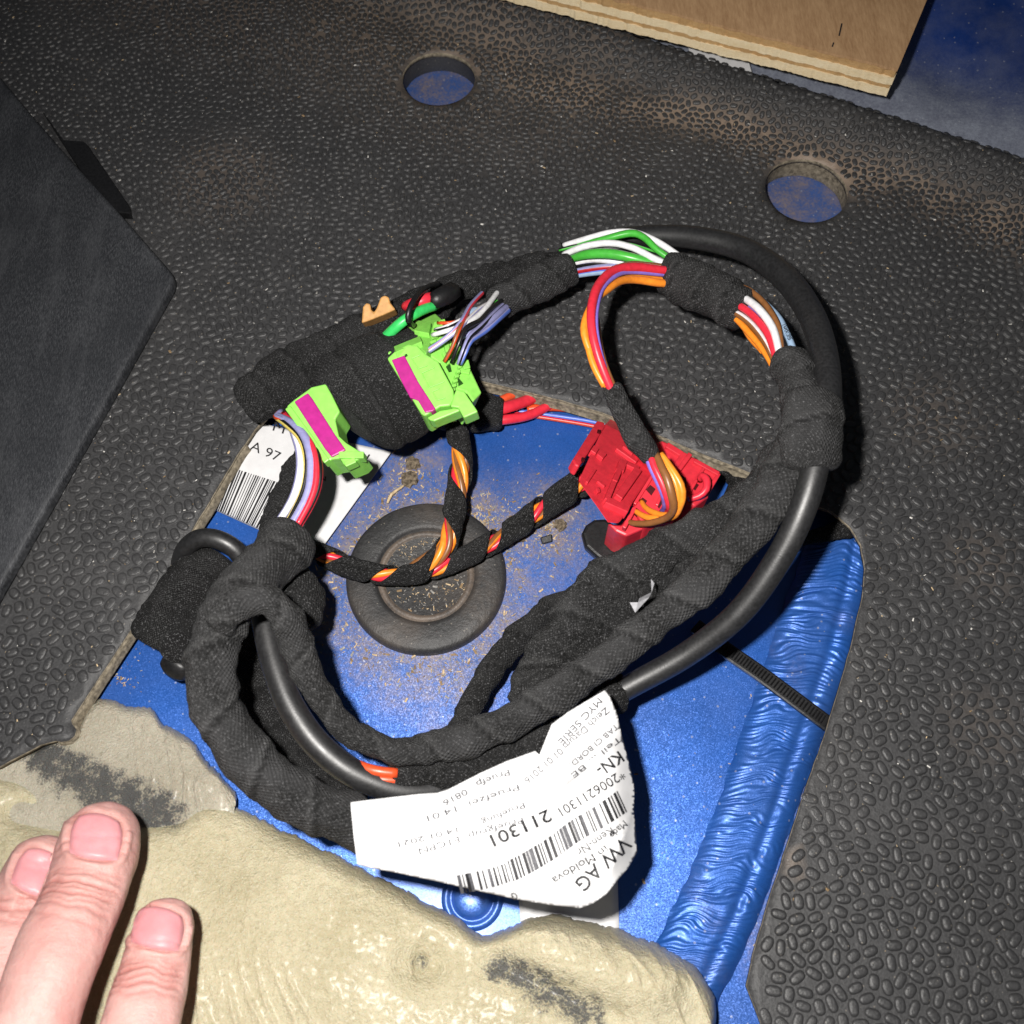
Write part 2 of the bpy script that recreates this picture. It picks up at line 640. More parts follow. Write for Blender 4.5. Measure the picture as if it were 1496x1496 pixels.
M_RED_SHADE = plain('red_slot_shade', lin((70, 8, 14)), 0.6, 0.3, 0.1, 500, 0.05)  # darker red plastic, stands in for the shade inside slots and holes
M_PAPER = plain('white_paper', (0.66, 0.66, 0.67, 1), 0.55, 0.4, 0.03, 300, 0.1)
M_INK = plain('black_ink', (0.018, 0.018, 0.02, 1), 0.6, 0.3, 0.1, 900, 0.0)
M_INKG = plain('grey_ink', (0.10, 0.10, 0.11, 1), 0.6, 0.3, 0.25, 2500, 0.0)
M_TAN = plain('tan_plastic', lin((196, 146, 86)), 0.5, 0.4, 0.1, 700, 0.1)
WC = {'white': (228, 228, 230), 'green': (72, 176, 62), 'bgreen': (58, 196, 98), 'red': (222, 48, 66), 'orange': (240, 142, 44),
      'brown': (134, 88, 50), 'violet': (132, 112, 204), 'black': (24, 24, 26), 'lilac': (150, 150, 196), 'blue': (92, 122, 214),
      'lblue': (150, 176, 204), 'yellow': (228, 208, 110), 'redorange': (214, 78, 40), 'deepred': (176, 28, 40)}
def W(c, s=None):
    if s is None:
        return plain('wire_' + c, lin(WC[c]), 0.36, 0.5, 0.08, 700, 0.08)
    return striped('wire_%s_%s' % (c, s), lin(WC[c]), lin(WC[s]))

def setsoil(o, fn):
    at = o.data.attributes.new('soil', 'FLOAT', 'POINT')
    at.data.foreach_set('value', [fn(v.co) for v in o.data.vertices])

# ================================================================== THE SETTING
ZM = 10.0      # height of the mat's top above the metal floor, mm
grom_c = P(623, 845, 0)

def soil_floor(c):
    d = (c - grom_c).length
    v = 1.0 * (1 - sstep(0.024, 0.052, d))
    a = P(600, 690, 0); v = max(v, 0.9 * (1 - sstep(0.004, 0.022, (c - a).length)))
    a = P(800, 770, 0); v = max(v, 0.95 * (1 - sstep(0.006, 0.030, (c - a).length)))
    a = P(705, 765, 0); v = max(v, 1.0 * (1 - sstep(0.004, 0.022, (c - a).length)))
    a = P(560, 765, 0); v = max(v, 0.9 * (1 - sstep(0.003, 0.018, (c - a).length)))
    a = P(650, 990, 0); v = max(v, 0.75 * (1 - sstep(0.004, 0.026, (c - a).length)))
    for q in ((640, 115), (1178, 278)):
        a = P(q[0], q[1], 0); v = max(v, 0.8 * (1 - sstep(0.012, 0.03, (c - a).length)))
    a = P(1190, 1150, 0); b = P(1110, 1400, 0)
    ab = b - a; t = max(0, min(1, (c - a).dot(ab) / ab.length_squared))
    v = max(v, 0.55 * (1 - sstep(0.002, 0.008, (c - a - ab * t).length)))
    return v

def floor_panel():
    nx, ny = 150, 150
    x0, x1, y0, y1 = -0.26, 0.26, -0.20, 0.34
    V, F = [], []
    for j in range(ny + 1):
        for i in range(nx + 1):
            p = Vector((x0 + (x1 - x0) * i / nx, y0 + (y1 - y0) * j / ny, 0))
            p.z = -0.0002 + 0.0003 * noise.noise(p * 18)
            V.append(p)
    for j in range(ny):
        for i in range(nx):
            a = j * (nx + 1) + i
            F.append((a, a + 1, a + nx + 2, a + nx + 1))
    o = mesh_obj('floor', V, F, M_BLUE)
    setsoil(o, soil_floor)
    o['kind'] = 'structure'
    o['label'] = 'blue metallic painted sheet metal floor under the mat'
    return o
floor = floor_panel()
# pressed dimple with rings in the floor
dc = P(690, 1312, 0)
dm = lathe('pressed_dimple', dc, [(8.6, -0.1), (8.1, 0.5), (7.6, 0.9), (7.0, 0.95), (6.4, 0.5), (6.0, 0.25), (5.6, 0.35), (5.2, 0.9), (4.6, 1.5), (3.4, 2.0), (1.8, 2.2), (0.01, 2.25)], M_BLUE, floor, 48)
setsoil(dm, lambda c: 0.1)

# --- mat: flat, curling up to a lip along the rear panel
E0, E1 = P(790, 0, 17), P(1496, 222, 17)
ed = Vector((E1.x - E0.x, E1.y - E0.y, 0)).normalized()
en = Vector((ed.y, -ed.x, 0))
if en.dot(Vector((0, -1, 0))) < 0:
    en = -en
def mat_d(x, y):
    return (Vector((x, y, 0)) - Vector((E0.x, E0.y, 0))).dot(en) / MM
def mat_h(x, y):
    d = mat_d(x, y)
    h = ZM + 7.0 * (1 - sstep(3, 23, d)) - 1.0 * math.exp(-((d - 27) / 8) ** 2)
    if d < 4:
        h -= (4 - d) ** 2 * 0.16
    h += 0.5 * noise.noise(Vector((x * 22, y * 22, 0.4)))
    return h * MM
def soil_mat(c):
    d = mat_d(c.x, c.y)
    s = (Vector((c.x, c.y, 0)) - Vector((E0.x, E0.y, 0))).dot(ed) / MM
    wob = 7 * noise.noise(Vector((c.x * 20, c.y * 20, 3)))
    wd = 9.0 + 9.0 * (1 - sstep(-20, 60, s))
    v = math.exp(-((d - 28 + wob) / wd) ** 2) * (0.35 + 0.65 * sstep(-70, 45, s)) * 1.15
    v = max(v, 0.50 * (1 - sstep(20, 95, d)) * (1 - sstep(-20, 90, s)))
    for q, r, k in (((330, 262), 0.030, 0.28), ((1370, 610), 0.022, 0.16), ((1440, 820), 0.018, 0.14), ((1440, 1060), 0.018, 0.12), ((1160, 1260), 0.004, 0.7)):
        a = P(q[0], q[1], ZM)
        v = max(v, k * (1 - sstep(r * 0.2, r, (Vector((c.x, c.y, a.z)) - a).length)))
    return min(1.0, v)

cut_px = [(104, 1052), (138, 1000), (200, 905), (255, 815), (305, 735), (345, 668), (372, 628), (420, 575), (520, 545), (620, 545), (700, 556), (760, 570), (820, 585), (880, 603), (950, 630),
          (1020, 660), (1080, 684), (1130, 705), (1185, 737), (1215, 748), (1242, 770), (1258, 796), (1264, 830), (1260, 872), (1246, 935), (1228, 1000), (1205, 1075), (1178, 1150), (1150, 1235),
          (1122, 1320), (1100, 1395), (1091, 1440), (1104, 1475), (1150, 1600), (1200, 1760), (600, 1790), (-260, 1800), (-300, 1300), (-150, 1180), (0, 1120), (60, 1088), (82, 1082), (90, 1084),
          (101, 1082), (109, 1075), (111, 1066), (106, 1058)]
def cut_outline():
    raw = [P(a, b, ZM) for a, b in cut_px]
    out = []
    n = len(raw)
    for i in range(n):
        a, b = raw[i], raw[(i + 1) % n]
        k = max(1, int((b - a).length / 0.0025))
        for j in range(k):
            p = a.lerp(b, j / k)
            jit = 0.00022
            out.append(Vector((p.x + jit * noise.noise(p * 700), p.y + jit * noise.noise(p * 700 + Vector((9, 9, 9))))))
    return out
def circle_outline(px, py, rpx):
    c = P(px, py, ZM)
    r = rad(rpx * 2, c)
    return [Vector((c.x + r * math.cos(a), c.y + r * math.sin(a))) for a in [2 * math.pi * k / 56 for k in range(56)]], c, r
holeA, hac, har = circle_outline(641, 114, 53)
holeB, hbc, hbr = circle_outline(1178, 277, 60)
def inside(poly, x, y):
    c = False
    n = len(poly)
    j = n - 1
    for i in range(n):
        a, b = poly[i], poly[j]
        if (a.y > y) != (b.y > y) and x < (b.x - a.x) * (y - a.y) / (b.y - a.y) + a.x:
            c = not c
        j = i
    return c
CUT = cut_outline()
import numpy as np
GX0, GY0, GS = -0.32, -0.24, 0.0004
GNX, GNY = int(0.64 / GS), int(0.66 / GS)
def raster(poly):
    xs = GX0 + (np.arange(GNX) + 0.5) * GS
    m = np.zeros((GNY, GNX), bool)
    px_ = np.array([p.x for p in poly]); py_ = np.array([p.y for p in poly])
    qx, qy = np.roll(px_, 1), np.roll(py_, 1)
    for r in range(GNY):
        y = GY0 + (r + 0.5) * GS
        k = (py_ > y) != (qy > y)
        if not k.any():
            continue
        cr = np.sort((qx[k] - px_[k]) * (y - py_[k]) / (qy[k] - py_[k]) + px_[k])
        m[r] = (np.searchsorted(cr, xs) % 2) == 1
    return m
CUTM = raster(CUT).tolist()
def in_cut(x, y):
    i, j = int((x - GX0) / GS), int((y - GY0) / GS)
    return 0 <= i < GNX and 0 <= j < GNY and CUTM[j][i]
def on_mat(x, y, margin=0.0):
    for c, r in ((hac, har), (hbc, hbr)):
        if (x - c.x) ** 2 + (y - c.y) ** 2 < (r + margin) ** 2:
            return False
    if mat_d(x, y) < margin / MM:
        return False
    if not margin:
        return not inside(CUT, x, y)
    if in_cut(x, y):
        return False
    if margin:
        for k in range(8):
            a = k * math.pi / 4
            if in_cut(x + margin * math.cos(a), y + margin * math.sin(a)):
                return False
    return True

def build_mat():
    pts, edges = [], []
    def loop(pl):
        s = len(pts)
        pts.extend([Vector((p[0], p[1])) for p in pl])
        for i in range(len(pl)):
            edges.append((s + i, s + (i + 1) % len(pl)))
    x0, x1, y0 = -0.27, 0.25, -0.16
    # outer boundary: the rear edge follows the panel line
    def edge_pt(x):
        t = (x - E0.x) / ed.x
        return Vector((x, E0.y + ed.y * t))
    top = []
    k = 110
    for i in range(k + 1):
        p = edge_pt(x1 + (x0 - x1) * i / k)
        top.append(Vector((p.x, p.y + 0.0004 * noise.noise(Vector((p.x * 300, 1, 2))))))
    outer = [Vector((x0, y0)), Vector((x1, y0))] + top
    loop(outer)
    loop(CUT); loop(holeA); loop(holeB)
    g = 0.004
    nx = int((x1 - x0) / g)
    ny = int(0.62 / g)
    for j in range(ny):
        for i in range(nx):
            x = x0 + g * (i + 0.5); y = y0 + g * (j + 0.5)
            if mat_d(x, y) > 1.5 and on_mat(x, y, 0.0008):
                pts.append(Vector((x, y)))
    vs, es, fs, _, _, _ = delaunay_2d_cdt(pts, edges, [], 0, 1e-6)
    V = [Vector((v.x, v.y, mat_h(v.x, v.y))) for v in vs]
    F = []
    for f in fs:
        cx = sum(vs[i].x for i in f) / len(f); cy = sum(vs[i].y for i in f) / len(f)
        far = on_mat(cx, cy, 0.003) or (in_cut(cx, cy) and all(in_cut(cx + a, cy + b) for a in (-.003, .003) for b in (-.003, .003)))
        ok = (not in_cut(cx, cy) and on_mat(cx, cy, 0.0005)) if far else on_mat(cx, cy)
        if mat_d(cx, cy) < 0 or cx < x0 or cx > x1 or cy < y0 or not ok:
            continue
        a, b, c = (vs[i] for i in f[:3])
        if (b.x - a.x) * (c.y - a.y) - (b.y - a.y) * (c.x - a.x) < 0:
            f = list(reversed(f))
        F.append(tuple(f))
    o = mesh_obj('floor_mat', V, F, M_MAT, None, mats=[M_MAT, M_EDGE])
    setsoil(o, soil_mat)
    s = o.modifiers.new('thickness', 'SOLIDIFY')
    s.thickness = 0.0019; s.offset = -1; s.material_offset_rim = 1; s.material_offset = 1
    tag(o, 'black rubber floor mat with bean studs, two round holes and a large cutout', 'mat')
    return o
mat = build_mat()
# felt walls of the two holes
for c, r, k in ((hac, har, 4.0), (hbc, hbr, 8.0)):
    V, F = [], []
    n = 56
    for ring, (dz, dr) in enumerate(((-1.6, 0.0001), (-4.0, 0.0004), (-7.0, 0.0001), (-9.6, 0.0006))):
        for i in range(n):
            a = 2 * math.pi * i / n
            rr = r + dr + 0.0003 * noise.noise(Vector((math.cos(a) * 6, math.sin(a) * 6, dz)))
            hx, hy = c.x + r * math.cos(a), c.y + r * math.sin(a)
            V.append(Vector((c.x + rr * math.cos(a), c.y + rr * math.sin(a), max(0.0002, mat_h(hx, hy) + dz * MM) if ring < 3 else 0.0001)))
    for q in range(3):
        for i in range(n):
            j = (i + 1) % n
            F.append((q * n + i, (q + 1) * n + i, (q + 1) * n + j, q * n + j))
    mesh_obj('hole_wall', V, F, M_EDGE if k > 5 else M_MAT, mat)

# bevelled raw edge of the cutout: pale backing showing under the rubber
def cut_edge():
    n = len(CUT)
    last = n - 1
    V, F, run = [], [], []
    keep = [i for i in range(n) if (CUT[i].x < P(365, 640, ZM).x and CUT[i].x > P(70, 1080, ZM).x and CUT[i].y > P(0, 1100, ZM).y) or (CUT[i].y > P(0, 720, ZM).y and P(640, 550, ZM).x < CUT[i].x < P(1120, 700, ZM).x)]
    ks = set(keep)
    idx = {}
    for i in keep:
        a, b = CUT[(i - 2) % n], CUT[(i + 2) % n]
        t = (b - a).normalized()
        q = Vector((-t.y, t.x))
        if not inside(CUT, CUT[i].x + q.x * 0.002, CUT[i].y + q.y * 0.002):
            q = -q
        j = (1.0 + 0.35 * noise.noise(Vector((i * 0.35, 0, 1)))) * (0.55 if CUT[i].x < P(365, 640, ZM).x else 0.22)
        idx[i] = len(V)
        for dz, dr in ((-1.0, -0.0002), (-1.2, 0.0003), (-2.4, 0.0010 * j), (-3.6, 0.0017 * j), (-4.6, 0.0010)):
            V.append(Vector((CUT[i].x + q.x * dr, CUT[i].y + q.y * dr, ZM * MM + dz * MM)))
    for i in keep:
        k = (i + 1) % n
        if k in ks:
            for r in range(4):
                F.append((idx[i] + r, idx[i] + r + 1, idx[k] + r + 1, idx[k] + r))
    left = {j for i in keep if CUT[i].x < P(365, 640, ZM).x for j in range(idx[i], idx[i] + 5)}
    for side in (True, False):
        FF = [f for f in F if (f[0] in left) == side]
        used_ = sorted({k for f in FF for k in f})
        mp_ = {k: q for q, k in enumerate(used_)}
        mesh_obj('cut_edge', [V[k] for k in used_], [tuple(mp_[k] for k in f) for f in FF], M_EDGE, mat)
cut_edge()

# --- bean shaped studs moulded on the mat
def bean_template(a, b, h, seg=14):
    prof = [(1.20, -0.10), (1.05, 0.06), (0.97, 0.42), (0.86, 0.72), (0.66, 0.93), (0.34, 1.0)]
    V, F = [], []
    for s, z in prof:
        for k in range(seg):
            t = 2 * math.pi * k / seg
            cx, sy = math.cos(t), math.sin(t)
            e = 2.6
            x = abs(cx) ** (2 / e) * (1 if cx > 0 else -1)
            y = abs(sy) ** (2 / e) * (1 if sy > 0 else -1)
            off = (s - 1.0) * b
            V.append(Vector((x * (a + off), y * (b + off), z * h)))
    n = len(prof)
    for i in range(n - 1):
        for k in range(seg):
            k2 = (k + 1) % seg
            F.append((i * seg + k, i * seg + k2, (i + 1) * seg + k2, (i + 1) * seg + k))
    F.append(tuple((n - 1) * seg + k for k in range(seg)))
    return V, F

def scatter_studs():
    """beans at all angles, packed by letting them push each other apart and turn"""
    import numpy as np
    rg = np.random.default_rng(3)
    sp_ = 0.00435
    hd = 0.00085
    R = 0.00136
    pts, sz = [], []
    y = -0.17
    j = 0
    while y < 0.43:
        g = 1.0 - 0.30 * sstep(-0.04, 0.15, y)
        st = sp_ * g
        for i in range(int(0.56 / st)):
            x = -0.29 + (i + 0.5 * (j % 2)) * st
            q = Vector((x, y, ZM * MM)) - cam_loc
            dz = q.dot(FW)
            if abs(q.dot(RX) / dz * FPX) < 830 and abs(q.dot(UP) / dz * FPX) < 830:
                pts.append((x, y)); sz.append(g)
        y += st * 0.866
        j += 1
    G = np.array(sz)
    X = np.array(pts) + rg.normal(0, sp_ * 0.30, (len(pts), 2)) * G[:, None]
    A = rg.uniform(0, math.pi, len(X))
    home = np.array(pts)
    # neighbour pairs from the lattice
    cell = sp_ * 1.9
    keys = {}
    for i, (x, y) in enumerate(home):
        keys.setdefault((int(x // cell), int(y // cell)), []).append(i)
    I, J = [], []
    for (kx, ky), lst in keys.items():
        for dx in (-1, 0, 1):
            for dy in (-1, 0, 1):
                for i in lst:
                    for j in keys.get((kx + dx, ky + dy), ()):
                        if i < j and (home[i, 0] - home[j, 0]) ** 2 + (home[i, 1] - home[j, 1]) ** 2 < cell * cell:
                            I.append(i); J.append(j)
    I = np.array(I); J = np.array(J)
    GM = 0.5 * (G[I] + G[J])
    N = len(X)
    for it in range(50):
        D = np.stack([np.cos(A), np.sin(A)], 1)
        fx = np.zeros_like(X); tq = np.zeros(len(X))
        for a_ in (-hd, 0.0, hd):
            for b_ in (-hd, 0.0, hd):
                a = a_ * G[I]; b = b_ * G[J]
                d = X[I] + D[I] * a[:, None] - X[J] - D[J] * b[:, None]
                L = np.maximum(np.hypot(d[:, 0], d[:, 1]), 1e-7)
                ov = np.maximum(0, (2 * R + 0.00050) * GM - L)
                f = d / L[:, None] * ov[:, None] * 0.11
                for c_ in (0, 1):
                    fx[:, c_] += np.bincount(I, f[:, c_], N) - np.bincount(J, f[:, c_], N)
                tq += np.bincount(I, a * (D[I, 0] * f[:, 1] - D[I, 1] * f[:, 0]), N)
                tq -= np.bincount(J, b * (D[J, 0] * f[:, 1] - D[J, 1] * f[:, 0]), N)
        X += fx
        A += np.clip(tq / (hd * hd) * 0.5, -0.12, 0.12)
    out = []
    for (x, y), a, g in zip(X, A, G):
        if on_mat(x, y, 0.0017):
            out.append((float(x), float(y), float(a), float(g)))
    return out
BEANS = scatter_studs()
tmpl = [bean_template(0.00208 * s, 0.00132 * s2, 0.00095) for s, s2 in ((1, 1), (0.93, 1.06), (1.06, 0.97), (0.98, 0.92))]
stud_me = []
for V, F in tmpl:
    me = bpy.data.meshes.new('bean_stud')
    me.from_pydata([tuple(v) for v in V], [], F)
    me.polygons.foreach_set('use_smooth', [True] * len(me.polygons))
    me.materials.append(M_STUD)
    stud_me.append(me)
def stud_score(b):
    q = Vector((b[0], b[1], ZM * MM)) - cam_loc
    dz = q.dot(FW)
    u = 748 + q.dot(RX) / dz * FPX; v = 748 - q.dot(UP) / dz * FPX
    vis = 8 < u < 1488 and 8 < v < 1488
    if v > 1060 and u < 1050: vis = False
    if u < 255 and v < 850 and u < 255 - abs(v - 400) * 0.5: vis = False
    return dz if vis else 9.0
BEANS.sort(key=stud_score)
for i, b in enumerate(BEANS[:300]):
    o = link(bpy.data.objects.new('bean_stud', stud_me[i % 4]))
    o.parent = mat
    o.location = (b[0], b[1], mat_h(b[0], b[1]))
    o.rotation_euler = (0, 0, b[2])
    o.scale = (b[3], b[3], b[3] * (0.80 + 0.55 * noise.noise(Vector((b[0] * 30, b[1] * 30, 5)))))
V, F = [], []
for i, b in enumerate(BEANS[300:]):
    tv, tf = tmpl[i % 4]
    s = len(V)
    e = 0.001
    h0 = mat_h(b[0], b[1])
    nx = -(mat_h(b[0] + e, b[1]) - h0) / e; ny = -(mat_h(b[0], b[1] + e) - h0) / e
    q = Vector((0, 0, 1)).rotation_difference(Vector((nx, ny, 1)).normalized()).to_matrix() @ Matrix.Rotation(b[2], 3, 'Z')
    wear = (0.78 + 0.5 * noise.noise(Vector((b[0] * 30, b[1] * 30, 5)))) * (1.0 - 0.35 * (1 - b[3]) / 0.3)
    for v in tv:
        V.append(Vector((b[0], b[1], h0)) + q @ Vector((v.x * b[3], v.y * b[3], v.z * wear)))
    F.extend([tuple(k + s for k in f) for f in tf])
so = mesh_obj('bean_studs', V, F, M_STUD, mat)
so['kind'] = 'stuff'

# --- rear blue panel beyond the mat's lip
def rear_panel():
    V, F = [], []
    nx, ny = 80, 60
    for j in range(ny + 1):
        for i in range(nx + 1):
            s = -0.16 + 0.42 * i / nx
            t = -0.012 + 0.22 * j / ny
            p = Vector((E0.x, E0.y, 0)) + ed * s - en * t
            z = 0.0105 + 0.30 * max(0.0, t - 0.035) ** 1.35
            c = P(1412, 75, 20)
            d = (Vector((p.x, p.y, c.z)) - c).length
            z -= 0.004 * math.exp(-(d / 0.016) ** 2)
            z += 0.0006 * noise.noise(p * 30)
            V.append(Vector((p.x, p.y, z)))
    for j in range(ny):
        for i in range(nx):
            a = j * (nx + 1) + i
            F.append((a, a + 1, a + nx + 2, a + nx + 1))
    o = mesh_obj('rear_panel', V, F, M_BLUE2)
    setsoil(o, lambda c: 0.9 * (1 - sstep(-50, 6, mat_d(c.x, c.y) + 6)) * 0 + 1.0 * sstep(-55, -8, mat_d(c.x, c.y)))
    o['kind'] = 'structure'
    o['label'] = 'dusty dark blue body panel rising behind the mat edge'
    return o
rear_panel()

# white tape patch on the rear panel, seen between board and mat
ZUP = Vector((0, 0, 1))
tp = prism('tape_patch', [(1000, 50), (1090, 76), (1100, 112), (1010, 84)], P(1050, 80, 15.5), ZUP, 0.4, M_PAPER, None, 0)
tag(tp, 'small whitish tape patch on blue panel under the plywood board', 'tape')

# ================================================================== PLYWOOD BOARD
def wood(name, c0, c1, stretch=(1, 14, 1), edge=False):
    t = NT(name)
    mp = t.n('ShaderNodeMapping')
    mp.inputs['Scale'].default_value = stretch
    mp.inputs['Rotation'].default_value = (0, 0, math.radians(17))
    t.l(t.geo(), mp.inputs['Vector'])
    f = t.noise(mp.outputs[0], 260.0 if not edge else 420.0, 6, 0.7)
    f2 = t.noise(mp.outputs[0], 60.0, 3)
    col = t.ramp(t.math('ADD', t.math('MULTIPLY', f, 0.65), t.math('MULTIPLY', f2, 0.35)), 0.28, 0.74, c0, c1)
    t.l(col, t.b.inputs['Base Color'])
    t.set(Roughness=0.7, Specular_IOR_Level=0.3)
    t.bump(f, 0.5, 0.0003)
    return t.m
M_PLYF = wood('plywood_face', lin((150, 114, 80)), lin((200, 164, 124)), (4.5, 0.8, 1))
M_PLYA = wood('ply_light', lin((216, 192, 148)), lin((246, 232, 200)), (0.5, 6, 6), True)
M_PLYB = wood('ply_dark', lin((160, 122, 78)), lin((206, 172, 122)), (0.5, 6, 6), True)
bz = 38.0
board = thing('plywood_board', 'light brown plywood board with layered edge lying above the mat at the back', 'board', P(1100, 30, bz - 12))
cor = P(1312, 101, bz)
fl = (P(924, 5, bz) - cor).normalized()
bk = (P(1354, 0, bz) - cor).normalized()
layers = [(0.0, 1.0, M_PLYF), (1.0, 4.0, M_PLYB), (4.0, 7.2, M_PLYA), (7.2, 9.0, M_PLYB), (9.0, 12.4, M_PLYA)]
for li, (a, b, m) in enumerate(layers):
    k = 240
    inset = (0.0, 0.25, -0.1, 0.35, 0.05)[li] * MM
    V, F = [], []
    fr_edge = []
    for i in range(k + 1):
        t = 0.24 * i / k
        j = 0.0006 * noise.noise(Vector((t * 300, li * 3.3, 0.5))) + 0.0004 * noise.noise(Vector((t * 1100, li * 5.1, 0.5))) + (0.0007 * max(0, noise.noise(Vector((t * 900, li, 7)))) if li == 4 else 0)
        fr_edge.append(cor + fl * (t + (inset if i == 0 else 0)) + bk * (inset + j))
    outline = fr_edge + [cor + fl * 0.24 + bk * 0.2, cor + bk * 0.2 + fl * inset]
    n = len(outline)
    za, zb = cor.z - a * MM, cor.z - b * MM + 0.00002
    V = [Vector((p.x, p.y, za)) for p in outline] + [Vector((p.x, p.y, zb)) for p in outline]
    F = [tuple(range(n)), tuple(reversed(range(n, 2 * n)))] + [(i, i + n, (i + 1) % n + n, (i + 1) % n) for i in range(n)]
    mesh_obj('ply', V, F, m, board, smooth=False)

for a_, b_ in (((1230, 34), (1226, 52)), ((1218, 62), (1216, 68))):
    bar('pencil_tick', a_, b_, 2.2, P(1225, 50, bz), ZUP, 0.2, M_INK, board, 0.12, None, 0)

# ================================================================== BLACK BOX AT THE LEFT
def boxmat():
    t = NT('scuffed_black_plastic')
    pos = t.geo()
    mp = t.n('ShaderNodeMapping'); mp.inputs['Rotation'].default_value = (0, 0, math.radians(25)); mp.inputs['Scale'].default_value = (5, 1, 1)
    t.l(pos, mp.inputs['Vector'])
    f = t.noise(mp.outputs[0], 620.0, 6, 0.75)
    big = t.noise(pos, 40.0, 5)
    m = t.math('MULTIPLY', t.ramp(f, 0.46, 0.70), t.math('MULTIPLY_ADD', big, 0.9, 0.0))
    sm = t.ramp(t.noise(mp.outputs[0], 30.0, 6, 0.75), 0.48, 0.72)
    bc_ = t.mix(m, (0.018, 0.0195, 0.023, 1), (0.16, 0.165, 0.178, 1))
    t.l(t.mix(t.math('MULTIPLY', sm, 0.45), bc_, (0.085, 0.088, 0.095, 1)), t.b.inputs['Base Color'])
    t.set(Roughness=0.6, Specular_IOR_Level=0.35)
    t.bump(t.noise(pos, 2500.0, 3), 0.4, 0.0002)
    return t.m
M_BOX = boxmat()
box = thing('storage_box', 'scuffed dark grey plastic box with a side clip at the left edge', 'box', P(60, 420, ZM))
prism('box_shell', [(-330, -260), (-60, 50), (0, 112), (40, 160), (85, 212), (170, 305), (246, 392), (254, 403), (250, 416), (160, 577), (80, 718), (0, 858), (-170, 1160), (-420, 1100)],
      P(100, 400, 16), ZUP, 5.4, M_BOX, box, 1.6, seg=4)
prism('clip', [(60, 160), (92, 204), (122, 206), (128, 212), (188, 300), (190, 312), (174, 310), (150, 300)], P(120, 240, 14), ZUP, 3.5, M_BLACKP, box, 0.6)

# ================================================================== RUBBER GROMMET
gr = thing('rubber_grommet', 'large round black rubber grommet dusted with sawdust on blue floor', 'grommet', grom_c)
RO = rad(232, grom_c) / MM
gz = 0.0
prof = [(RO + 0.2, 0.0), (RO, 2.0), (RO - 0.4, 2.9), (RO - 1.3, 3.5), (RO - 4.0, 3.75), (RO - 8.0, 3.8), (RO - 8.9, 3.6), (RO - 9.4, 3.0), (RO - 9.9, 2.3), (RO - 10.2, 2.2)]
rim = lathe('rim', grom_c, prof, M_GROMMET, gr, 80, jitter=0.0003)
setsoil(rim, lambda c: 0.14 * sstep(-0.3, 0.5, noise.noise(c * 60)))
inner = lathe('recessed_disc', grom_c, [(RO - 9.7, 2.4), (RO - 10.2, 3.0), (RO - 10.9, 3.2), (RO - 11.5, 2.9), (RO - 12.0, 2.1), (RO - 15, 1.8), (RO - 20, 1.9), (0.01, 2.0)], M_GROMMET, gr, 80, jitter=0.0003)
setsoil(inner, lambda c: 0.45)

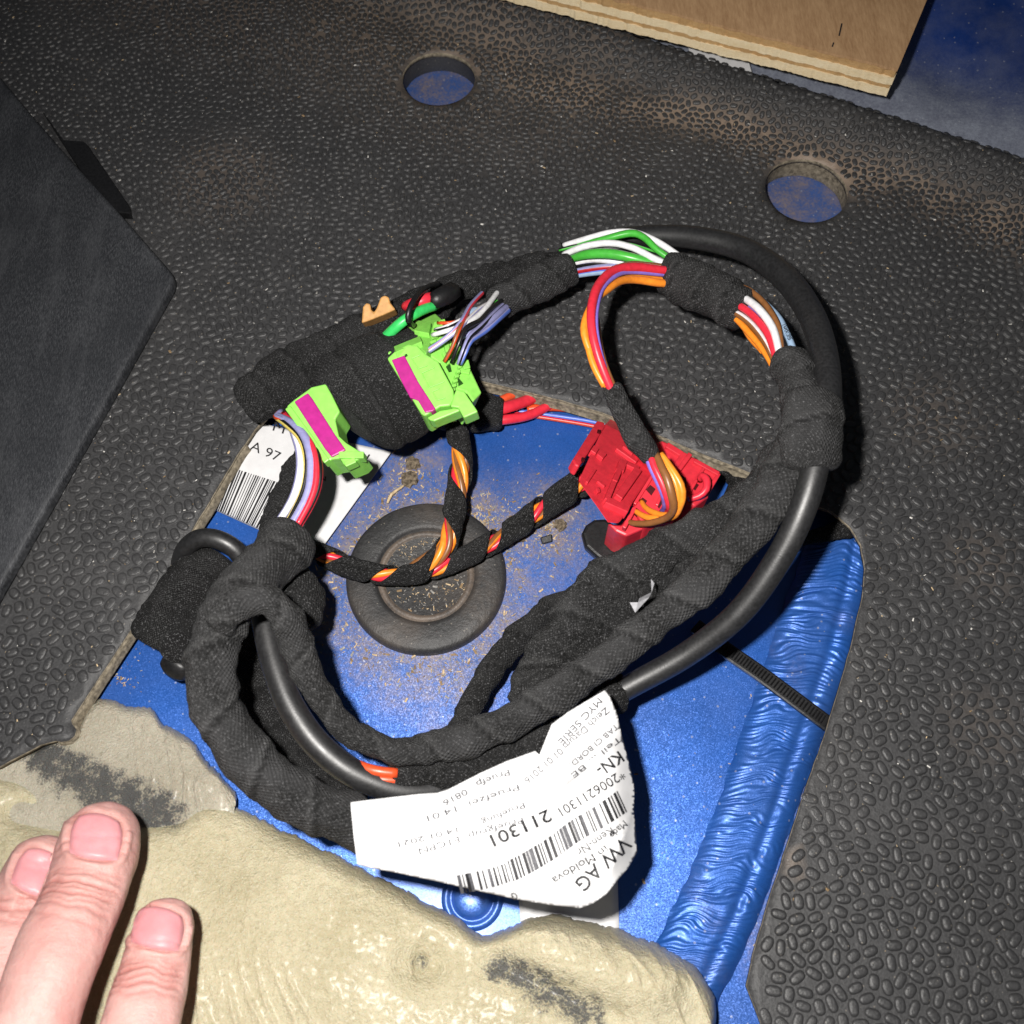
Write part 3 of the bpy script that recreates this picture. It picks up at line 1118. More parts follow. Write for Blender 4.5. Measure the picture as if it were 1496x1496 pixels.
# ================================================================== WRINKLED BLUE STRIP
def wrinkle_strip():
    Lx = [(1190, 775), (1172, 812), (1143, 890), (1112, 985), (1076, 1090), (1046, 1180), (1012, 1262), (984, 1325), (955, 1385), (915, 1480), (880, 1580)]
    Rx = [(1275, 775), (1272, 830), (1262, 890), (1243, 965), (1207, 1062), (1180, 1140), (1148, 1230), (1116, 1320), (1082, 1400), (1045, 1475), (1000, 1580)]
    nu, nv = 640, 56
    A = catmull([tuple(P(a, b, 0.5)) for a, b in Lx], 0.0005)
    B = catmull([tuple(P(a, b, 0.5)) for a, b in Rx], 0.0005)
    V, F = [], []
    for i in range(nu + 1):
        fa = i / nu * (len(A) - 1); fb_ = i / nu * (len(B) - 1)
        ka, kb = min(int(fa), len(A) - 2), min(int(fb_), len(B) - 2)
        a = Vector(A[ka]).lerp(Vector(A[ka + 1]), fa - ka); b = Vector(B[kb]).lerp(Vector(B[kb + 1]), fb_ - kb)
        for j in range(nv + 1):
            t = j / nv
            p = a.lerp(b, t)
            if j == 0 or j == nv:
                p += (b - a).normalized() * 0.0009 * noise.noise(Vector((i * 0.05, j, 0)))
            s = i / nu * 180.0
            ph = s + 3.4 * noise.noise(Vector((s * 0.14, t * 2.8, 1))) + 1.3 * math.sin(t * 2.6 + 0.4)
            dome = (1 - (2 * t - 1) ** 4)
            w1 = 5.5 * noise.noise(Vector((s * 0.085 + 3, t * 1.6, 4))) + 2.2 * noise.noise(Vector((s * 0.31, t * 4.2, 7)))
            k1 = 0.55 + 0.9 * noise.noise(Vector((s * 0.22, t * 2.7, 11)))
            k2 = 0.45 + 0.9 * noise.noise(Vector((s * 0.17 + 9, t * 2.1, 15)))
            wr = 0.19 * max(0, k1) * math.sin(2 * math.pi * ph / 1.45 + 1.2 * w1) + 0.25 * max(0, k2) * math.sin(2 * math.pi * ph / 2.9 - 0.8 * w1 + 1.3 * t)
            wr += 0.10 * noise.noise(Vector((ph * 1.1 + t * 2, t * 5 - ph * 0.3, 2 + ph * 0.2)))
            wr += 0.28 * noise.noise(Vector((ph * 0.30 + t, t * 1.5 - ph * 0.1, 4 + ph * 0.1)))
            amp = 0.35 + 0.65 * sstep(1.0, 0.35, t) if False else (1.0 - 0.35 * t)
            z = 0.2 + 3.4 * dome * (0.8 + 0.2 * t) + 1.15 * wr * amp * min(1, 6 * min(t, 1 - t) + 0.25)
            # shallow longitudinal crease along the right third
            z -= 0.8 * math.exp(-((t - 0.70) / 0.07) ** 2)
            V.append(Vector((p.x, p.y, max(0.0001, p.z * 0 + z * MM))))
    for i in range(nu):
        for j in range(nv):
            q = i * (nv + 1) + j
            F.append((q, q + nv + 1, q + nv + 2, q + 1))
    o = mesh_obj('sealing_strip', V, F, blue_paint('glossy_blue_sealer', flake=0.13, coat=0.16, rough=0.46, base=(0.018, 0.105, 0.42)))
    setsoil(o, lambda c: 0.22 * sstep(0.2, 0.6, noise.noise(c * 70)))
    # normals up
    if o.data.polygons[0].normal.z < 0:
        o.data.flip_normals()
    tag(o, 'wrinkled blue painted sealing strip running along the cutout edge', 'strip')
wrinkle_strip()

# zip tie across the strip
zt = thing('cable_tie', 'flat black ribbed cable tie crossing the wrinkled blue strip', 'cable tie', P(1120, 990, 5))
sp = [(1015, 915, 3, 22), (1060, 950, 3.5, 23), (1110, 985, 5.2, 23), (1160, 1022, 6.4, 23), (1200, 1052, 6.2, 23), (1225, 1070, 5.0, 23)]
pr = path(sp, 0.001)
V, F, U = tube_geo(pr, seg=4, flat=0.30, caps=True, cap_round=0)
# square section turned flat side up
fr = frames([p for p, _ in pr])
V, F = [], []
for (p, r), (t, s, u) in zip(pr, fr):
    for a, b in ((-1, 0), (1, 0), (1, 1.1), (0.8, 1.35), (-0.8, 1.35), (-1, 1.1)):
        V.append(p + s * r * a + u * b * MM)
n = len(pr)
for i in range(n - 1):
    for k in range(6):
        F.append((i * 6 + k, i * 6 + (k + 1) % 6, (i + 1) * 6 + (k + 1) % 6, (i + 1) * 6 + k))
strap = mesh_obj('strap', V, F, M_BLACKP, zt, smooth=False)
V, F = [], []
L = 0
for i in range(2, n - 2):
    (p, r), (t, s, u) = pr[i], fr[i]
    b0 = len(V)
    for a, c, h in ((-0.62, -0.35, 1.2), (0.62, -0.35, 1.2), (0.62, 0.35, 1.2), (-0.62, 0.35, 1.2), (-0.62, 0.05, 1.75), (0.62, 0.05, 1.75)):
        V.append(p + s * r * a + t * c * MM + u * h * MM)
    for f in ((0, 1, 5, 4), (2, 3, 4, 5), (1, 2, 5), (3, 0, 4)):
        F.append(tuple(b0 + k for k in f))
rb = mesh_obj('ribs', V, F, M_BLACKP, strap, smooth=False)
rb['kind'] = 'stuff'

# ================================================================== STICKERS ON THE FLOOR
def sheet(name, corners, nu, nv, zf, mat, parent=None, thick=0.12):
    """four pixel corners (TL, TR, BR, BL); zf(u, v) height in mm"""
    V, F = [], []
    for j in range(nv + 1):
        for i in range(nu + 1):
            u, v = i / nu, j / nv
            x = (corners[0][0] * (1 - u) + corners[1][0] * u) * (1 - v) + (corners[3][0] * (1 - u) + corners[2][0] * u) * v
            y = (corners[0][1] * (1 - u) + corners[1][1] * u) * (1 - v) + (corners[3][1] * (1 - u) + corners[2][1] * u) * v
            V.append(P(x, y, zf(u, v)))
    for j in range(nv):
        for i in range(nu):
            a = j * (nu + 1) + i
            F.append((a, a + nu + 1, a + nu + 2, a + 1))
    o = mesh_obj(name, V, F, mat, parent)
    m = o.modifiers.new('thickness', 'SOLIDIFY'); m.thickness = thick * MM; m.offset = -1
    return o
# barcode sticker: folded over a rounded edge at its lower left
sc4 = [(352, 612), (572, 660), (462, 812), (306, 742)]
def zst(u, v):
    z = 6.0
    if u < 0.62 and v > 0.72:
        z -= 5.0 * ((v - 0.72) / 0.28) ** 2 * sstep(0.62, 0.5, u)
    z -= 3.0 * sstep(0.5, 0.75, u)
    return z
stk = thing('barcode_sticker', 'white barcode sticker printed A 97 beneath the purple wires', 'sticker', P(420, 700, 0))
def quad(u, v, c=sc4):
    x = (c[0][0] * (1 - u) + c[1][0] * u) * (1 - v) + (c[3][0] * (1 - u) + c[2][0] * u) * v
    y = (c[0][1] * (1 - u) + c[1][1] * u) * (1 - v) + (c[3][1] * (1 - u) + c[2][1] * u) * v
    return x, y
sheet('paper', sc4, 40, 40, zst, M_PAPER, stk)
# sticker carrier: the black block it is stuck to
prism('carrier', [(358, 622), (470, 645), (425, 715), (335, 690)], P(400, 690, 4.8), ZUP, 4.7, M_BLACKP, stk, 0.8)
V, F = [], []
rnd = random.Random(12)
u = 0.05
while u < 0.60:
    wd = rnd.choice((0.006, 0.006, 0.010, 0.016))
    b0 = len(V)
    k = 14
    for j in range(k + 1):
        v = 0.52 + 0.47 * j / k
        for uu in (u, u + wd):
            x, y = quad(uu, v)
            V.append(P(x, y, zst(uu, v) + 0.15))
    for j in range(k):
        F.append((b0 + 2 * j, b0 + 2 * j + 1, b0 + 2 * j + 3, b0 + 2 * j + 2))
    u += wd + rnd.choice((0.007, 0.009, 0.014))
bc = mesh_obj('barcode', V, F, M_INK, stk, smooth=False)
flat6 = lambda x, y: P(x, y, 6.22)
print_text('A 97', (367, 650), (409, 668), 14, flat6, M_INK, stk)
print_text('M', (400, 622), (416, 627), 14, flat6, M_INK, stk)
# printed frame round the machine readable patch (patch itself left plain grey)
flat3 = lambda x, y: P(x, y, 3.2)
for a, b in (((480, 672), (519, 693)), ((519, 693), (540, 664))):
    d = Vector((b[0] - a[0], b[1] - a[1])).normalized(); q = Vector((-d.y, d.x)) * 1.2
    V = [flat3(a[0] + q.x, a[1] + q.y), flat3(b[0] + q.x, b[1] + q.y), flat3(b[0] - q.x, b[1] - q.y), flat3(a[0] - q.x, a[1] - q.y)]
    mesh_obj('printed_frame', V, [(0, 1, 2, 3)], M_INK, stk, smooth=False)
print_text('v', (470, 700), (477, 697), 9, lambda x, y: P(x, y, 3.4), M_INK, stk)
s2 = sheet('floor_sticker', [(758, 1316), (902, 1272), (905, 1372), (764, 1400)], 12, 12, lambda u, v: 0.35, M_PAPER)
tag(s2, 'plain white sticker on blue floor below the printed paper tag', 'sticker')

# ================================================================== LOOSE FLOOR WIRING (under the harness)
# thick red feed wires running under the mat edge
rf = thing('feed_wires', 'thick red and orange wires emerging from black tape under the mat edge', 'wires', P(800, 590, 0))
sleeve([(600, 585, 9, 60), (650, 598, 9, 64), (700, 603, 9, 62), (735, 606, 9, 56)], M_CLOTH_D, rf, seg=24)
wire([(715, 600, 10, 19), (740, 595, 10, 18), (768, 586, 7, 17), (800, 572, 4, 16), (840, 560, 4, 16)], W('red'), rf)
wire([(712, 614, 8, 16), (738, 613, 8, 15), (775, 606, 6, 14), (808, 588, 4, 14), (830, 570, 4, 14)], W('red'), rf)
wire([(720, 590, 6, 12), (742, 580, 6, 12), (770, 570, 4, 12)], W('redorange'), rf)
wire([(770, 598, 3.0, 13), (810, 594, 3.2, 14), (860, 600, 3.4, 14), (910, 608, 3.4, 14), (960, 625, 3.4, 15), (1010, 646, 3.4, 14), (1060, 662, 3, 14)], W('redorange'), rf)
wire([(752, 604, 2.6, 6), (800, 611, 2.6, 6), (860, 621, 2.6, 6), (910, 632, 2.6, 6)], W('redorange', 'red'), rf)
wire([(752, 600, 2.2, 6), (800, 606, 2.2, 6), (860, 615, 2.2, 6), (910, 626, 2.2, 6)], W('blue'), rf)

# felt wrapped branch under the mat behind the red connector
fb = thing('felt_branch', 'black felt wrapped cable branch behind the red connector', 'cable', P(1060, 690, 0))
sleeve([(985, 640, 3.6, 44), (1040, 668, 3.6, 48), (1082, 698, 3.6, 46), (1078, 735, 4, 46), (1050, 780, 5, 44)], M_FELT, fb, seg=24, flat=0.62)
ft = tag(sleeve([(1155, 790, 7.5, 30), (1185, 784, 7.2, 34), (1220, 775, 7.0, 32), (1262, 766, 6.5, 32)], M_FELT, None, name='felt_tape', flat=0.35, seg=24),
         'short black felt tape over the top end of the wrinkled strip', 'tape')
tab = tag(prism('mounting_tab', [(850, 778), (856, 766), (868, 758), (884, 757), (905, 770), (935, 790), (930, 830), (900, 835), (870, 812), (855, 798)], P(880, 790, 9), ZUP, 4, M_BLACKP, None, 1.2, seg=3),
          'rounded glossy black plastic tab below the red connector', 'tab')

# thin looms: twisted wires in open spiral tape
lc = [W('orange'), W('red'), W('orange', 'brown'), W('red')]
lA = thing('thin_loom', 'thin spiral taped loom lying across the grommet towards the red connector', 'loom', P(640, 830, 6), 'thin spiral taped looms')
specA = [(425, 795, 12, 33), (465, 808, 11, 33), (510, 828, 10, 33), (560, 840, 10, 31), (610, 838, 10, 31), (660, 822, 10, 32), (710, 798, 9, 34), (755, 770, 8, 36), (800, 738, 9, 40), (845, 708, 12, 44), (880, 690, 14, 44)]
twisted([(a, b, z, wd * 0.72) for a, b, z, wd in specA], lc, lA, 10, 0.5, 0.024)
spiral_tape([(a, b, z, wd * 0.86) for a, b, z, wd in specA], M_CLOTH_D, lA, 0.0175, 0.77, phase=0.35)
lB = thing('thin_loom', 'thin spiral taped loom hanging down from the green connectors to the grommet', 'loom', P(660, 720, 6), 'thin spiral taped looms')
specB = [(664, 596, 22, 30), (668, 630, 20, 31), (673, 670, 18, 34), (670, 715, 16, 34), (661, 760, 15, 33), (650, 800, 14, 31), (622, 828, 12, 26), (590, 846, 9, 22)]
lcB = [W('orange'), W('red'), W('orange', 'brown'), W('orange'), W('red', 'brown')]
twisted([(a, b, z, wd * 0.86) for a, b, z, wd in specB], lcB, lB, 11, 0.55, 0.030, 0.6)
spiral_tape([(a, b, z, wd * 0.92) for a, b, z, wd in specB], M_CLOTH_D, lB, 0.0235, 0.56, phase=0.15)
# a separate brown foil looking wire end on the grommet
we = tag(tube('wire_end', [(592, 838, 4.5, 12), (606, 824, 5.5, 13), (622, 812, 6.5, 11), (634, 803, 8, 8)], W('brown'), None, lump=0.0005),
         'short frayed brown wire end on the grommet centre', 'wire')

# left felt bundle, hose ring and plug
fp = thing('felt_bundle', 'wide black felt wrapped bundle at the left edge of the cutout', 'cable bundle', P(250, 880, 0))
sleeve([(318, 812, 13, 92), (296, 838, 14, 98), (262, 880, 15, 102), (236, 922, 14, 96), (224, 944, 13, 86)], M_FELT, fp, flat=0.5, seg=36)
pl = lathe('plug', P(257, 944, 20.0), [(4.6, -6), (4.6, 0), (4.2, 0.7), (3.2, 0.8), (0.01, 0.5)], M_FELT, fp, 32, axis=Vector((0.2, -0.3, 1)).normalized())
tube('collar', [(262, 960, 16, 46), (252, 984, 12, 50)], M_BLACKP, fp, seg=24, flat=0.6)
hr = tag(tube('rubber_hose', [(262, 826, 10, 26), (270, 803, 17, 27), (290, 787, 21, 28), (318, 788, 22, 28), (344, 803, 20, 28), (360, 826, 16, 28)], M_CABLE, None, seg=20),
         'short glossy black rubber hose bend at the left cutout edge', 'hose')
lf = thing('lower_loom', 'dark speckled felt loom under the left cable bend, flecked with white paint', 'loom', P(400, 1050, 0))
sleeve([(400, 850, 16, 80), (385, 910, 15, 88), (372, 980, 14, 92), (380, 1050, 13, 92), (410, 1110, 13, 88), (460, 1150, 13, 80), (530, 1175, 14, 70)], M_FELT, lf, flat=0.6, seg=32)
tagp = mesh_obj('paint_fleck', [P(369 + 11 * (0.7 + 0.4 * random.random()) * math.cos(a), 1070 + 12 * (0.7 + 0.4 * random.random()) * math.sin(a), 28.6) for a in [k * math.pi / 6 for k in range(12)]] ,
                [tuple(range(11, -1, -1))], M_PAPER, lf, smooth=False)

# ================================================================== RED CONNECTOR
def RC(x, y):
    return 830 + x / 5.754, 590 + y / 5.754
rc = thing('red_connector', 'red plastic plug connector block with latch frame beside the mat edge', 'connector', P(930, 700, 0))
nA = Vector((0.36, 0.40, 0.84)).normalized()
oA = P(890, 700, 27)
prism('housing', [(110, 590), (305, 165), (470, 255), (640, 470), (725, 560), (640, 690), (500, 900), (430, 1010), (330, 1005), (225, 850), (90, 670)], oA, nA, 15, M_RED, rc, 0.7, conv=RC, ext=Vector((-0.28, -0.62, 0.74)).normalized())
prism('edge_bar', [(40, 465), (60, 505), (95, 525), (318, 182), (300, 150), (245, 138)], oA, nA, 4, M_RED, rc, 0.5, lift=0.5, conv=RC)
prism('lower_lip', [(330, 1000), (440, 1015), (545, 870), (700, 910), (640, 1045), (490, 1112), (400, 1070)], P(905, 770, 25), ZUP, 16, M_RED, rc, 0.7, conv=RC)
oT = P(945, 725, 27)
prism('terminal_face', [(700, 575), (860, 640), (985, 650), (960, 800), (860, 1000), (640, 1040), (545, 875), (640, 690)], oT, ZUP, 18, M_RED, rc, 0.6, conv=RC)
for q in ([(655, 720), (690, 680), (735, 715), (700, 770)], [(715, 640), (745, 605), (790, 640), (760, 680)], [(600, 815), (625, 785), (665, 815), (640, 850)], [(545, 905), (570, 870), (610, 900), (580, 940)], [(750, 860), (800, 790), (815, 800), (765, 880)]):
    prism('terminal_slot_shade', q, oT, ZUP, 1.2, M_RED_SHADE, rc, 0.0, lift=0.25, conv=RC)  # thin dark pads on the face paint the shade of the slots
for a, b, wd in (((560, 840), (715, 590), 5), ((745, 850), (820, 690), 5), ((470, 1040), (560, 870), 6)):
    bar('ridge', a, b, wd, oT, ZUP, 2.5, M_RED, rc, 1.0, RC)
frm = bar('latch_frame', (330, 800), (395, 640), 8, oA, nA, 3, M_RED, rc, 1.7, RC)
bar('latch_rail', (395, 645), (440, 540), 8, oA, nA, 3, M_RED, frm, 1.9, RC)
bar('latch_rail', (440, 555), (470, 470), 12, oA, nA, 3, M_RED, frm, 1.6, RC)
bar('latch_rail', (325, 800), (515, 885), 9, oA, nA, 3, M_RED, frm, 1.9, RC)
bar('latch_block', (430, 775), (595, 540), 12, oA, nA, 3, M_RED, rc, 1.5, RC)
bar('latch_block', (470, 480), (600, 540), 6, oA, nA, 3, M_RED, rc, 1.2, RC)
bar('ridge', (160, 655), (232, 545), 4, oA, nA, 2.5, M_RED, rc, 1.0, RC)
bar('ridge', (205, 365), (250, 395), 9, oA, nA, 2.5, M_RED, rc, 0.9, RC)
bar('ridge', (262, 400), (310, 440), 9, oA, nA, 2.5, M_RED, rc, 1.3, RC)
bar('ridge', (250, 640), (312, 690), 3, oA, nA, 2.5, M_RED, rc, 0.8, RC)
bar('ridge', (240, 725), (270, 715), 7, oA, nA, 2.5, M_RED, rc, 1.1, RC)
bar('ridge', (420, 350), (590, 470), 9, oA, nA, 3, M_RED, rc, 1.2, RC)
bar('ridge', (480, 330), (560, 400), 10, oA, nA, 3, M_RED, rc, 2.0, RC)
for q in ((262, 228), (128, 462)):
    x, y = RC(*q)
    prism('peg_hole_shade', [(x - 2, y - 2.5), (x + 2.5, y - 1.5), (x + 2, y + 2.5), (x - 2.5, y + 1.5)], oA, nA, 1, M_RED_SHADE, rc, 0, lift=1.05)  # dark pad painting the shade in the hole
prism('bridge', [(560, 400), (780, 310), (900, 420), (1010, 640), (980, 820), (860, 650), (725, 570)], P(980, 690, 21), ZUP, 12, M_RED, rc, 0.5, conv=RC)
# second plug of the block
rc2 = thing('red_connector', 'smaller red plug connector with looped red wire right of the latch block', 'connector', P(1010, 680, 0))
oB = P(1000, 680, 24)
nB = Vector((0.10, 0.12, 0.98)).normalized()
prism('housing', [(780, 300), (850, 330), (965, 395), (1120, 480), (1280, 572), (1190, 720), (1180, 780), (1065, 862), (1000, 830), (940, 690), (900, 560), (800, 400)], oB, nB, 17, M_RED, rc2, 0.7, conv=RC)
prism('raised_rim', [(960, 395), (1035, 430), (940, 560), (890, 500)], oB, nB, 4, M_RED, rc2, 0.4, lift=1.3, conv=RC)
bar('ridge', (1030, 415), (935, 545), 7, oB, nB, 3, M_RED, rc2, 2.0, RC)
bar('ridge', (1150, 520), (1020, 740), 5, oB, nB, 3, M_RED, rc2, 1.0, RC)
bar('ridge', (1270, 580), (1190, 715), 6, oB, nB, 3, M_RED, rc2, 0.9, RC)
bar('ridge', (1060, 470), (1270, 585), 6, oB, nB, 3, M_RED, rc2, 1.1, RC)
bar('ridge', (830, 340), (960, 420), 8, oB, nB, 3, M_RED, rc2, 1.2, RC)
prism('terminal_slot_shade', [(1045, 705), (1075, 665), (1100, 680), (1070, 725)], oB, nB, 1.2, M_RED_SHADE, rc2, 0, lift=0.3, conv=RC)
prism('terminal_slot_shade', [(945, 600), (990, 620), (1000, 700), (960, 690)], oB, nB, 1.2, M_RED_SHADE, rc2, 0, lift=0.3, conv=RC)
def rcw(pts):
    return [RC(a, b) + (z, wd) for a, b, z, wd in pts]
wire(rcw([(1105, 640, 25, 10), (1130, 605, 28, 11), (1165, 640, 29, 12), (1160, 720, 29, 11), (1100, 775, 28, 10), (1020, 800, 27, 9)]), W('red'), rc2)
wire(rcw([(1172, 700, 26, 7), (1130, 775, 26, 8), (1060, 795, 26, 8), (1005, 800, 26, 7)]), W('blue'), rc2)

# ================================================================== MAIN WIRING HARNESS
hs = thing('wiring_harness', 'big looped black taped wiring harness with coloured wires and green plugs', 'wiring harness', P(750, 800, ZM))

# --- cloth boot over the green plugs
sleeve([(360, 596, 20, 86), (388, 574, 23, 100), (450, 540, 25, 108), (520, 502, 26, 100), (590, 464, 27, 82), (650, 430, 28, 62), (720, 402, 30, 50), (790, 384, 31, 46), (846, 380, 31, 42)], M_CLOTH_D, hs, flat=0.5, seg=36, lump=0.0018)
sleeve([(500, 604, 36, 172), (512, 594, 36, 184), (535, 580, 36, 192), (575, 562, 36, 190), (612, 546, 35, 170), (638, 536, 33, 150)], M_CLOTH_D, hs, flat=0.62, seg=48, lump=0.0011)
# --- green plug with magenta lock at the left end of the boot
def GA(x, y):
    return 300 + x / 5.754, 560 + y / 5.754
g1 = mesh_obj('green_plug', [], [], M_GREEN, hs)
nG = Vector((-0.10, -0.14, 0.98)).normalized()
oG = P(478, 620, 45)
prism('plug_body', [(680, 192), (740, 140), (890, 30), (1010, 2), (1060, 90), (1130, 235), (1090, 300), (1120, 440), (1185, 500), (1330, 590), (1285, 640), (1165, 690), (1130, 630), (1060, 640), (1010, 668)], oG, nG, 13, M_GREEN, g1, 0.5, conv=GA)
prism('magenta_lock', [(745, 152), (860, 78), (900, 130), (1090, 430), (1180, 558), (1060, 620), (1000, 545)], oG, nG, 3, M_MAGENTA, g1, 0.35, lift=0.7, conv=GA)
bar('plug_edge', (690, 200), (1020, 655), 9, oG, nG, 4, M_GREEN, g1, 0.9, GA)
bar('plug_rib', (1120, 600), (1330, 600), 10, oG, nG, 4, M_GREEN, g1, 0.8, GA)
bar('plug_rib', (1170, 680), (1260, 640), 8, oG, nG, 4, M_GREEN, g1, 0.7, GA)
# --- green plug with wires
def GB(x, y):
    return 540 + x / 6.8, 410 + y / 6.8
g2 = mesh_obj('green_plug', [], [], M_GREEN, hs)
nH = Vector((-0.08, -0.16, 0.98)).normalized()
oH = P(620, 550, 50)
prism('plug_body', [(172, 770), (260, 690), (380, 630), (470, 640), (560, 730), (680, 800), (830, 1080), (840, 1160), (800, 1240), (700, 1250), (545, 1345), (510, 1320)], oH, nH, 14, M_GREEN, g2, 0.5, conv=GB)
prism('magenta_lock', [(215, 785), (345, 738), (480, 1000), (655, 1270), (630, 1295), (550, 1310), (480, 1190), (400, 1160), (310, 990)], oH, nH, 3, M_MAGENTA, g2, 0.3, lift=0.5, conv=GB)
oH2 = P(605, 487, 42)
nH2 = Vector((-0.12, 0.55, 0.83)).normalized()
prism('plug_shoulder', [(165, 560), (430, 420), (650, 318), (730, 390), (660, 470), (560, 720), (400, 640), (180, 720)], oH2, nH2, 13, M_GREEN, g2, 0.5, conv=GB)
bar('plug_rib', (250, 680), (510, 575), 9, oH2, nH2, 4, M_GREEN, g2, 1.6, GB)
bar('plug_rib', (450, 440), (600, 470), 16, oH2, nH2, 5, M_GREEN, g2, 1.4, GB)
oH3 = P(660, 540, 44)
nH3 = Vector((0.30, 0.10, 0.95)).normalized()
prism('plug_back', [(640, 400), (720, 385), (790, 580), (900, 640), (985, 800), (1010, 890), (1115, 1110), (1030, 1200), (960, 1100), (880, 1080), (790, 1110), (700, 820), (560, 720)], oH3, nH3, 13, M_GREEN, g2, 0.5, conv=GB)
prism('latch_lug', [(860, 1075), (940, 1100), (1075, 1300), (935, 1362), (880, 1260), (800, 1250), (830, 1150)], oH, nH, 6, M_GREEN, g2, 0.4, lift=0.4, conv=GB)
prism('lower_step', [(570, 1360), (700, 1290), (880, 1260), (900, 1290), (640, 1395), (600, 1385)], oH, nH, 6, M_GREEN, g2, 0.4, lift=-1.2, conv=GB)
for q in ([(415, 770), (500, 735), (570, 840), (480, 870)], [(515, 915), (640, 860), (740, 1000), (590, 1060)], [(620, 1100), (690, 1070), (750, 1160), (670, 1185)]):
    for i in range(len(q)):
        if i == 1: continue
        bar('moulded_line', q[i], q[(i + 1) % 4], 1.6, oH, nH, 1.0, M_GREEN, g2, 0.45, GB, 0.1)
for k in range(6):
    bar('terminal_rib', (800 + k * 16, 1095 - k * 48), (850 + k * 13, 1075 - k * 46), 4, oH3, nH3, 3, M_GREEN, g2, 1.6, GB, 0.15)
for k in range(6):
    bar('terminal_rib', (570 + k * 24, 670 - k * 52), (640 + k * 22, 640 - k * 50), 4, oH3, nH3, 3, M_GREEN, g2, 1.4, GB, 0.15)
bar('plug_rib', (760, 590), (780, 700), 7, oH3, nH3, 4, M_GREEN, g2, 1.2, GB)
bar('plug_rib', (735, 700), (790, 820), 5, oH3, nH3, 4, M_GREEN, g2, 1.2, GB)
bar('plug_rib', (950, 790), (970, 870), 10, oH3, nH3, 5, M_GREEN, g2, 1.5, GB)
bar('plug_rib', (900, 880), (1000, 900), 8, oH3, nH3, 4, M_GREEN, g2, 0.8, GB)

M_GREEN_SHADE = plain('green_slot_shade', lin((34, 74, 20)), 0.6, 0.3, 0.1, 500, 0.05)  # darker green plastic, stands in for the shade in the cavities
for k in range(5):
    x, y = 835 + k * 20, 1010 - k * 46
    prism('pin_cavity_shade', [(x, y), (x + 26, y - 14), (x + 36, y + 4), (x + 10, y + 20)], oH3, nH3, 1, M_GREEN_SHADE, g2, 0, lift=0.3, conv=GB)  # flat pads on the surface, cavity shade put into their colour
for q in ([(760, 850), (800, 830), (815, 900), (790, 905)], [(880, 960), (930, 1020), (885, 1045)], [(345, 735), (370, 725), (378, 745), (352, 758)]):
    prism('pin_cavity_shade', q, oH3 if q[0][0] > 400 else oH, nH3 if q[0][0] > 400 else nH, 1, M_GREEN_SHADE, g2, 0, lift=0.35, conv=GB)
# wires entering that plug
def gbw(pts):
    return [GB(a, b) + (z, wd) for a, b, z, wd in pts]
wire(gbw([(575, 690, 48, 6), (760, 560, 51, 6), (900, 420, 52, 7), (1000, 250, 46, 7), (1120, 120, 38, 7)]), W('red', 'lilac'), hs)
wire(gbw([(590, 705, 48, 6), (770, 580, 51, 6), (900, 470, 52, 6), (1080, 290, 44, 7), (1200, 220, 38, 7)]), W('lilac', 'white'), hs)
wire(gbw([(625, 540, 47, 7), (760, 500, 50, 7), (940, 440, 50, 8), (1100, 330, 46, 9), (1200, 210, 42, 8), (1270, 115, 38, 8)]), W('white'), hs)
wire(gbw([(650, 490, 45, 6), (780, 450, 48, 6), (960, 360, 46, 6), (1080, 280, 42, 7), (1200, 240, 38, 7)]), W('black', 'white'), hs)
wire(gbw([(680, 420, 44, 6), (780, 420, 46, 5), (900, 400, 44, 5)]), W('redorange'), hs)
wire(gbw([(740, 805, 48, 6), (820, 660, 51, 6), (880, 500, 53, 7), (940, 380, 50, 7), (1010, 260, 42, 7)]), W('redorange', 'brown'), hs)
wire(gbw([(810, 820, 48, 5), (880, 640, 52, 6), (960, 470, 53, 7), (1100, 390, 49, 7), (1200, 280, 43, 7), (1310, 200, 38, 7)]), W('black'), hs)
wire(gbw([(880, 830, 48, 6), (930, 690, 51, 6), (990, 560, 51, 7), (1100, 460, 48, 8), (1230, 330, 42, 8), (1340, 230, 36, 8)]), W('black', 'lilac'), hs)
wire(gbw([(905, 830, 47, 6), (960, 700, 50, 6), (1010, 600, 49, 7), (1150, 500, 45, 8), (1280, 380, 41, 9), (1380, 290, 36, 9)]), W('blue', 'lilac'), hs)
wire(gbw([(900, 560, 49, 6), (1020, 520, 48, 9), (1160, 430, 45, 10), (1280, 330, 41, 10), (1360, 260, 36, 10)]), W('lilac'), hs)
wire(gbw([(960, 340, 46, 10), (1040, 300, 44, 12), (1120, 300, 42, 10), (1260, 230, 37, 8)]), W('lblue'), hs)
wire(gbw([(1180, 280, 40, 5), (1260, 215, 38, 6), (1320, 170, 35, 6)]), W('green'), hs)
wire(gbw([(1180, 300, 41, 5), (1270, 240, 39, 6), (1340, 210, 35, 6)]), W('white', 'deepred'), hs)

# green wire with red joint and little black tie over the shoulder
wire(gbw([(120, 600, 40, 15), (200, 520, 44, 16), (330, 405, 47, 16), (440, 335, 47, 15), (560, 275, 45, 15), (650, 250, 43, 14)]), W('bgreen'), hs)
tube('heat_shrink', gbw([(340, 262, 40, 13), (400, 240, 43, 16), (480, 215, 45, 18), (560, 185, 45, 18), (640, 160, 42, 15)]), W('red'), hs, seg=16)
tube('splice_cover', gbw([(600, 205, 44, 24), (660, 190, 44, 30), (760, 140, 43, 31), (850, 95, 40, 28)]), M_BLACKP, hs, seg=6, cap_round=0.2)
wire(gbw([(430, 440, 46, 9), (385, 400, 52, 9), (390, 300, 54, 9), (440, 190, 54, 8), (520, 100, 50, 8), (590, 55, 44, 8), (680, 30, 38, 8)]), W('black'), hs, name='tie')

